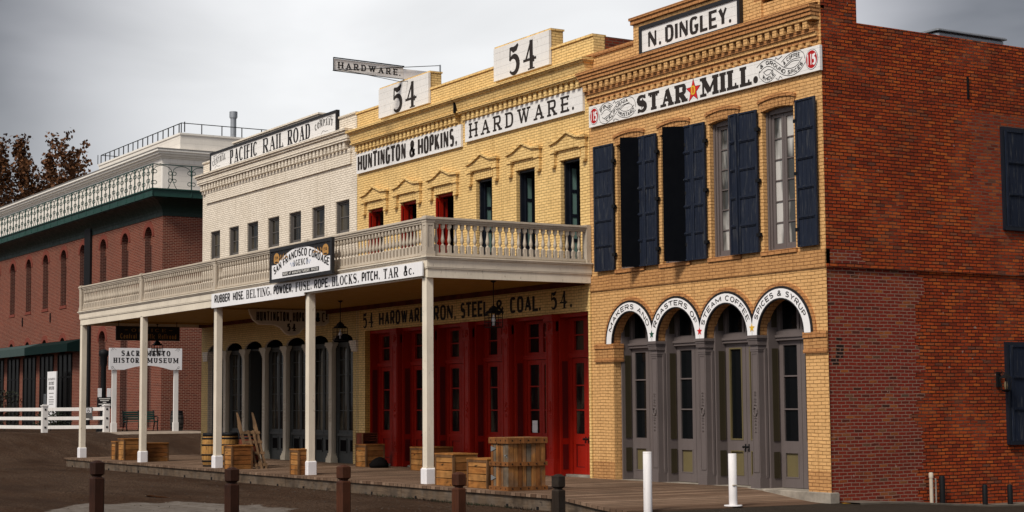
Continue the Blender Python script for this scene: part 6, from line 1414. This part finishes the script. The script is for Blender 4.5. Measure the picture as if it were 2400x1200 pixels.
def museum_bits():
    X = -48.0; zg = .96
    t = thing('museum_sign','white board lettered SACRAMENTO HISTORY MUSEUM on two white posts','sign',(X,3.28,zg)); F = ('x',X+.03)
    P = [(1.60,4.60),(4.95,4.60),(4.95,3.64),(4.43,3.64)]+[(4.43-2.16*i/12, 3.64+.19*sin(pi*i/12)) for i in range(1,12)]+[(2.27,3.64),(1.60,3.64)]
    b = MB('sign_white_smooth'); b.prism(P,X-.03,X+.03,'x'); b.build('panel', None, t)
    for y in (1.87,4.71):
        p = MB('fence_white'); p.box(X-.13,X-.03,y-.10,y+.10,zg-.1,3.7); p.box(X-.16,X,y-.12,y+.12,zg-.1,zg+.35); p.build('post', None, t)
    L_ = MB(); text(L_,'SACRAMENTO',2.14,4.40,4.25,4.49,F,'letter_black','clar',.22); text(L_,'HISTORY',1.78,3.18,3.95,4.17,F,'letter_black','clar',.2); text(L_,'MUSEUM',3.32,4.78,3.95,4.17,F,'letter_black','clar',.2)
    for y,s in ((1.72,1),(4.83,-1)):
        for z,q in ((4.5,-1),(3.74,1)): stroke(L_,[(y+s*.2*f, z-q*.06+q*.0+.05*sin(f*5)) for f in [i/6 for i in range(7)]],.012,F,'letter_grey'); stroke(L_,arc(y+s*.03,z,.05,.05,0,250,8),.012,F,'letter_grey',.005)
    L_.build('lettering', None, t)
    t = thing('rail_fence','white three rail fence across the museum front','fence',(-49,-3,.9)); A = [(-48.75,1.75),(-50.40,-.50),(-58.4,-2.4),(-66.0,-4.2)]
    for x,y in A:
        p = MB('fence_white'); z = gz(x,y); p.box(x-.12,x+.12,y-.12,y+.12,z-.05,z+1.16); p.box(x-.15,x+.15,y-.15,y+.15,z+1.16,z+1.21); p.box(x-.09,x+.09,y-.09,y+.09,z+1.21,z+1.24); p.build('post', None, t)
    for (x0,y0),(x1,y1) in zip(A[:-1],A[1:]):
        d = Vector((x1-x0,y1-y0)); L = d.length; d.normalize(); z0,z1 = gz(x0,y0),gz(x1,y1);
        for h in (.16,.55,.95):
            r = MB('fence_white'); n = (-d[1],d[0]); V = lambda u,w,z: (x0+d[0]*u+n[0]*w,y0+d[1]*u+n[1]*w,z)
            r.mesh([V(.1,-.03,z0+h),V(L-.1,-.03,z1+h),V(L-.1,.03,z1+h),V(.1,.03,z0+h),V(.1,-.03,z0+h+.15),V(L-.1,-.03,z1+h+.15),V(L-.1,.03,z1+h+.15),V(.1,.03,z0+h+.15)],[(0,3,2,1),(4,5,6,7),(0,1,5,4),(1,2,6,5),(2,3,7,6),(3,0,4,7)]); r.build('rail', None, t)
    bl = MB('iron_black')
    for x,y in A[:2]:
        z = gz(x,y)
        for h in (.23,.62,1.02): bl.box(x+.12,x+.135,y-.04,y+.04,z+h-.04,z+h+.04)
    bl.build('rail_bracket', None, t)
    X = -49.05; t = board('access_sign','small sign with a wheelchair symbol on the white fence',.86,1.22,X,1.52,2.02,'letter_grey',.02,face='x'); L_ = MB(); F = ('x',X)
    put(L_,[(0,[(.90,1.76),(1.18,1.76),(1.18,1.98),(.90,1.98)])],F,'sign_white_smooth',.004)
    disc(L_,1.03,1.95,.018,.02,F,'letter_black',.008,10); stroke(L_,[(1.03,1.93),(1.035,1.87),(1.08,1.87),(1.11,1.81)],.02,F,'letter_black',.008); stroke(L_,arc(1.04,1.845,.05,.055,120,400,14),.014,F,'letter_black',.0095); L_.build('symbol', None, t)
    X = -62.0; t = thing('info_panel','tall narrow white museum panel leaning at the wall','sign',(-67,4.6,1.0)); b = MB('sign_white_smooth'); b.box(-68.05,-66.45,4.75,4.82,1.15,3.95); b.build('panel', None, t); L_ = MB(); F = ('y',4.75)
    text(L_,'SACRAMENTO',-67.9,-66.6,3.48,3.60,F,'letter_grey','clar',.3); text(L_,'HISTORY',-67.75,-66.75,3.22,3.40,F,'letter_black','clar',.3); text(L_,'MUSEUM',-67.75,-66.75,2.96,3.14,F,'letter_black','clar',.3)
    for z,w in ((2.75,.9),(2.55,.7),(2.4,.95),(2.28,.9),(2.16,.8),(1.50,.7),(1.35,.5)): put(L_,[(0,[(-67.25-w/2,z),(-67.25+w/2,z),(-67.25+w/2,z+.04),(-67.25-w/2,z+.04)])],F,'letter_grey')
    text(L_,'MUSEUM',-67.75,-66.75,1.78,1.96,F,'letter_black','clar',.3); L_.build('lettering', None, t)
    f = MB('iron_black'); f.box(-68.1,-66.4,4.70,4.86,.9,1.15); f.build('stand', None, t)
    # black street lamp post with notices
    px,py = -49.95,2.0; z = gz(px,py); t = thing('lamp_post','black iron post with small notices behind the fence end','post',(px,py,z)); m = MB('iron_black'); m.lathe(px,py,[(.30,z),(.30,z+.12),(.16,z+.3),(.13,z+.5),(.115,z+2.9),(.16,z+3.05),(.16,z+3.35),(.22,z+3.45),(.22,z+3.62),(.05,z+3.7)],10); m.build('pole', None, t)
    n = MB('sign_white_smooth'); n.box(px+.13,px+.14,py-.30,py-.12,z+1.55,z+1.95); n.box(px+.13,px+.14,py+.12,py+.30,z+1.55,z+1.95); n.build('notice', None, t)
    n = MB('sign_black','letter_white'); n.box(px+.17,px+.19,py-.34,py+.34,z+1.05,z+1.55,0)
    for zz,w in ((1.48,.26),(1.40,.2),(1.32,.08),(1.24,.28),(1.12,.22)): n.box(px+.19,px+.194,py-w,py+w,z+zz-.018,z+zz+.018,1)
    n.build('notice', None, t); n = MB('letter_grey','sign_white_smooth'); n.box(px+.0,px+.02,py+.2,py+.75,z+2.95,z+3.35,0); n.box(px+.02,px+.024,py+.25,py+.7,z+3.22,z+3.3,1); n.box(px+.02,px+.024,py+.25,py+.7,z+3.0,z+3.08,1); n.build('notice', None, t)
    # park bench
    bx,by = -50.1,3.75; z = gz(bx,by); t = thing('park_bench','dark iron bench with green slats in front of the museum','bench',(bx,by,z)); 
    s = MB('museum_green')
    for k in range(5): s.box(bx-.05+.09*k,bx+.03+.09*k,by-.75,by+.75,z+.43,z+.46)
    s.build('seat', None, t); s = MB('museum_green')
    for k in range(4): s.box(bx-.10-.03*k,bx-.075-.03*k,by-.75,by+.75,z+.52+.10*k,z+.60+.10*k)
    s.build('backrest', None, t)
    for y in (by-.72,by,by+.72):
        l = MB('iron_black'); l.tube([(bx+.42,y,z),(bx+.34,y,z+.22),(bx+.38,y,z+.43),(bx-.05,y,z+.42),(bx-.12,y,z+.6),(bx-.2,y,z+.95)],.03,5); l.tube([(bx-.22,y,z),(bx-.10,y,z+.2),(bx-.05,y,z+.42)],.03,5); l.tube([(bx-.1,y,z+.66),(bx+.25,y,z+.68),(bx+.42,y,z+.6),(bx+.38,y,z+.43)],.025,5); l.build('leg', None, t)
museum_bits()
def bush(label,x,y,h,r,seed,n=900):
    rn = random.Random(seed); z = gz(x,y); t = thing('shrub',label,'shrub',(x,y,z)); m = MB('dark_leaf')
    for k in range(n):
        a,b = rn.uniform(0,6.28),rn.random()**.5; zz = rn.uniform(.05,1); q = r*b*(.55+.6*sin(pi*min(1,zz*.8+.1)))*(1+.25*sin(3*a+seed)); p = Vector((x+q*cos(a),y+q*sin(a),z+h*zz)); s = rn.uniform(.05,.12); d = Vector((rn.uniform(-1,1),rn.uniform(-1,1),rn.uniform(-.6,1))).normalized(); e = d.orthogonal().normalized()*s*.5
        m.poly([p,p+d*s*.5+e,p+d*s,p+d*s*.5-e])
    m.build('foliage', None, t, recalc=False); s = MB('bark'); s.cyl((x,y,z-.05),(x,y,z+h*.6),.05,.02); s.build('stem', None, t)
bush('dark leafy shrub behind the fence at the left edge',-58.0,-.5,1.9,.9,3,1200); bush('low dark shrub behind the white fence',-56.6,1.6,1.05,.75,5,700)
def tree(label,x,y,ztop,seed,spread,nl):
    """trunk, limbs that divide, and single leaves along the twigs"""
    rn = random.Random(seed); z0 = gz(x,y); t = thing('tree',label,'tree',(x,y,z0),'brown autumn trees behind the museum'); tr = MB('bark'); lf = MB('autumn_leaf'); tips = []
    H = ztop-z0
    def limb(p,d,L,r,depth):
        n = 5; pts = [p]; rad = [r]
        for k in range(n):
            d = (d+Vector((rn.uniform(-.16,.16),rn.uniform(-.16,.16),rn.uniform(-.02,.14)))).normalized(); p = p+d*L/n; pts.append(p); rad.append(r*(1-.55*(k+1)/n))
            if depth >= 1: tips.append((p,depth,d))
        tr.tube(pts,rad,5 if depth < 2 else 3)
        if depth < 4:
            for k in range(rn.choice((2,3,3)) if depth else 5):
                f = rn.uniform(.45,1) if k else 1.; q = pts[0].lerp(pts[-1],f) if f < 1 else pts[-1]
                a = rn.uniform(0,6.28); s = rn.uniform(.3,.75)*spread; nd = (d+Vector((cos(a)*s,sin(a)*s,rn.uniform(-.05,.5)))).normalized(); limb(q,nd,L*rn.uniform(.55,.78),r*.5,depth+1)
    limb(Vector((x,y,z0-.2)),Vector((0,0,1)),H*.36,.30,0)
    zt = max(p.z for p,_,_ in tips); k_ = (ztop-z0)/(zt-z0)
    for mb in (tr,): mb.v = [(a,b,z0+(c-z0)*k_) for a,b,c in mb.v]
    tips = [(Vector((p.x,p.y,z0+(p.z-z0)*k_)),dp,d) for p,dp,d in tips]
    deep = [q for q in tips if q[1] >= 2]
    for k in range(nl):
        p,dp,d = rn.choice(deep); hf = (p.z-z0)/H
        if rn.random() < max(0,(hf-.80))*3.6: continue
        g = .50 if hf < .82 else .18; c = p+Vector((rn.gauss(0,g),rn.gauss(0,g),rn.gauss(0,g)*.8)); s = rn.uniform(.14,.30); n1 = Vector((rn.uniform(-1,1),rn.uniform(-1,1),rn.uniform(-1,.4))).normalized(); e = n1.orthogonal().normalized(); e = (e*cos(k)+n1.cross(e)*sin(k))*s*.55
        lf.poly([c,c+n1*s*.45+e,c+n1*s,c+n1*s*.5-e])
    tr.build('trunk', None, t); lf.build('crown', None, t, recalc=False)
tree('taller brown autumn tree rising behind the white museum roof',-95.2,11.9,22.9,11,.80,19000)
tree('shorter brown autumn tree at the left edge, behind the museum',-97.9,8.7,19.4,23,.70,10000)
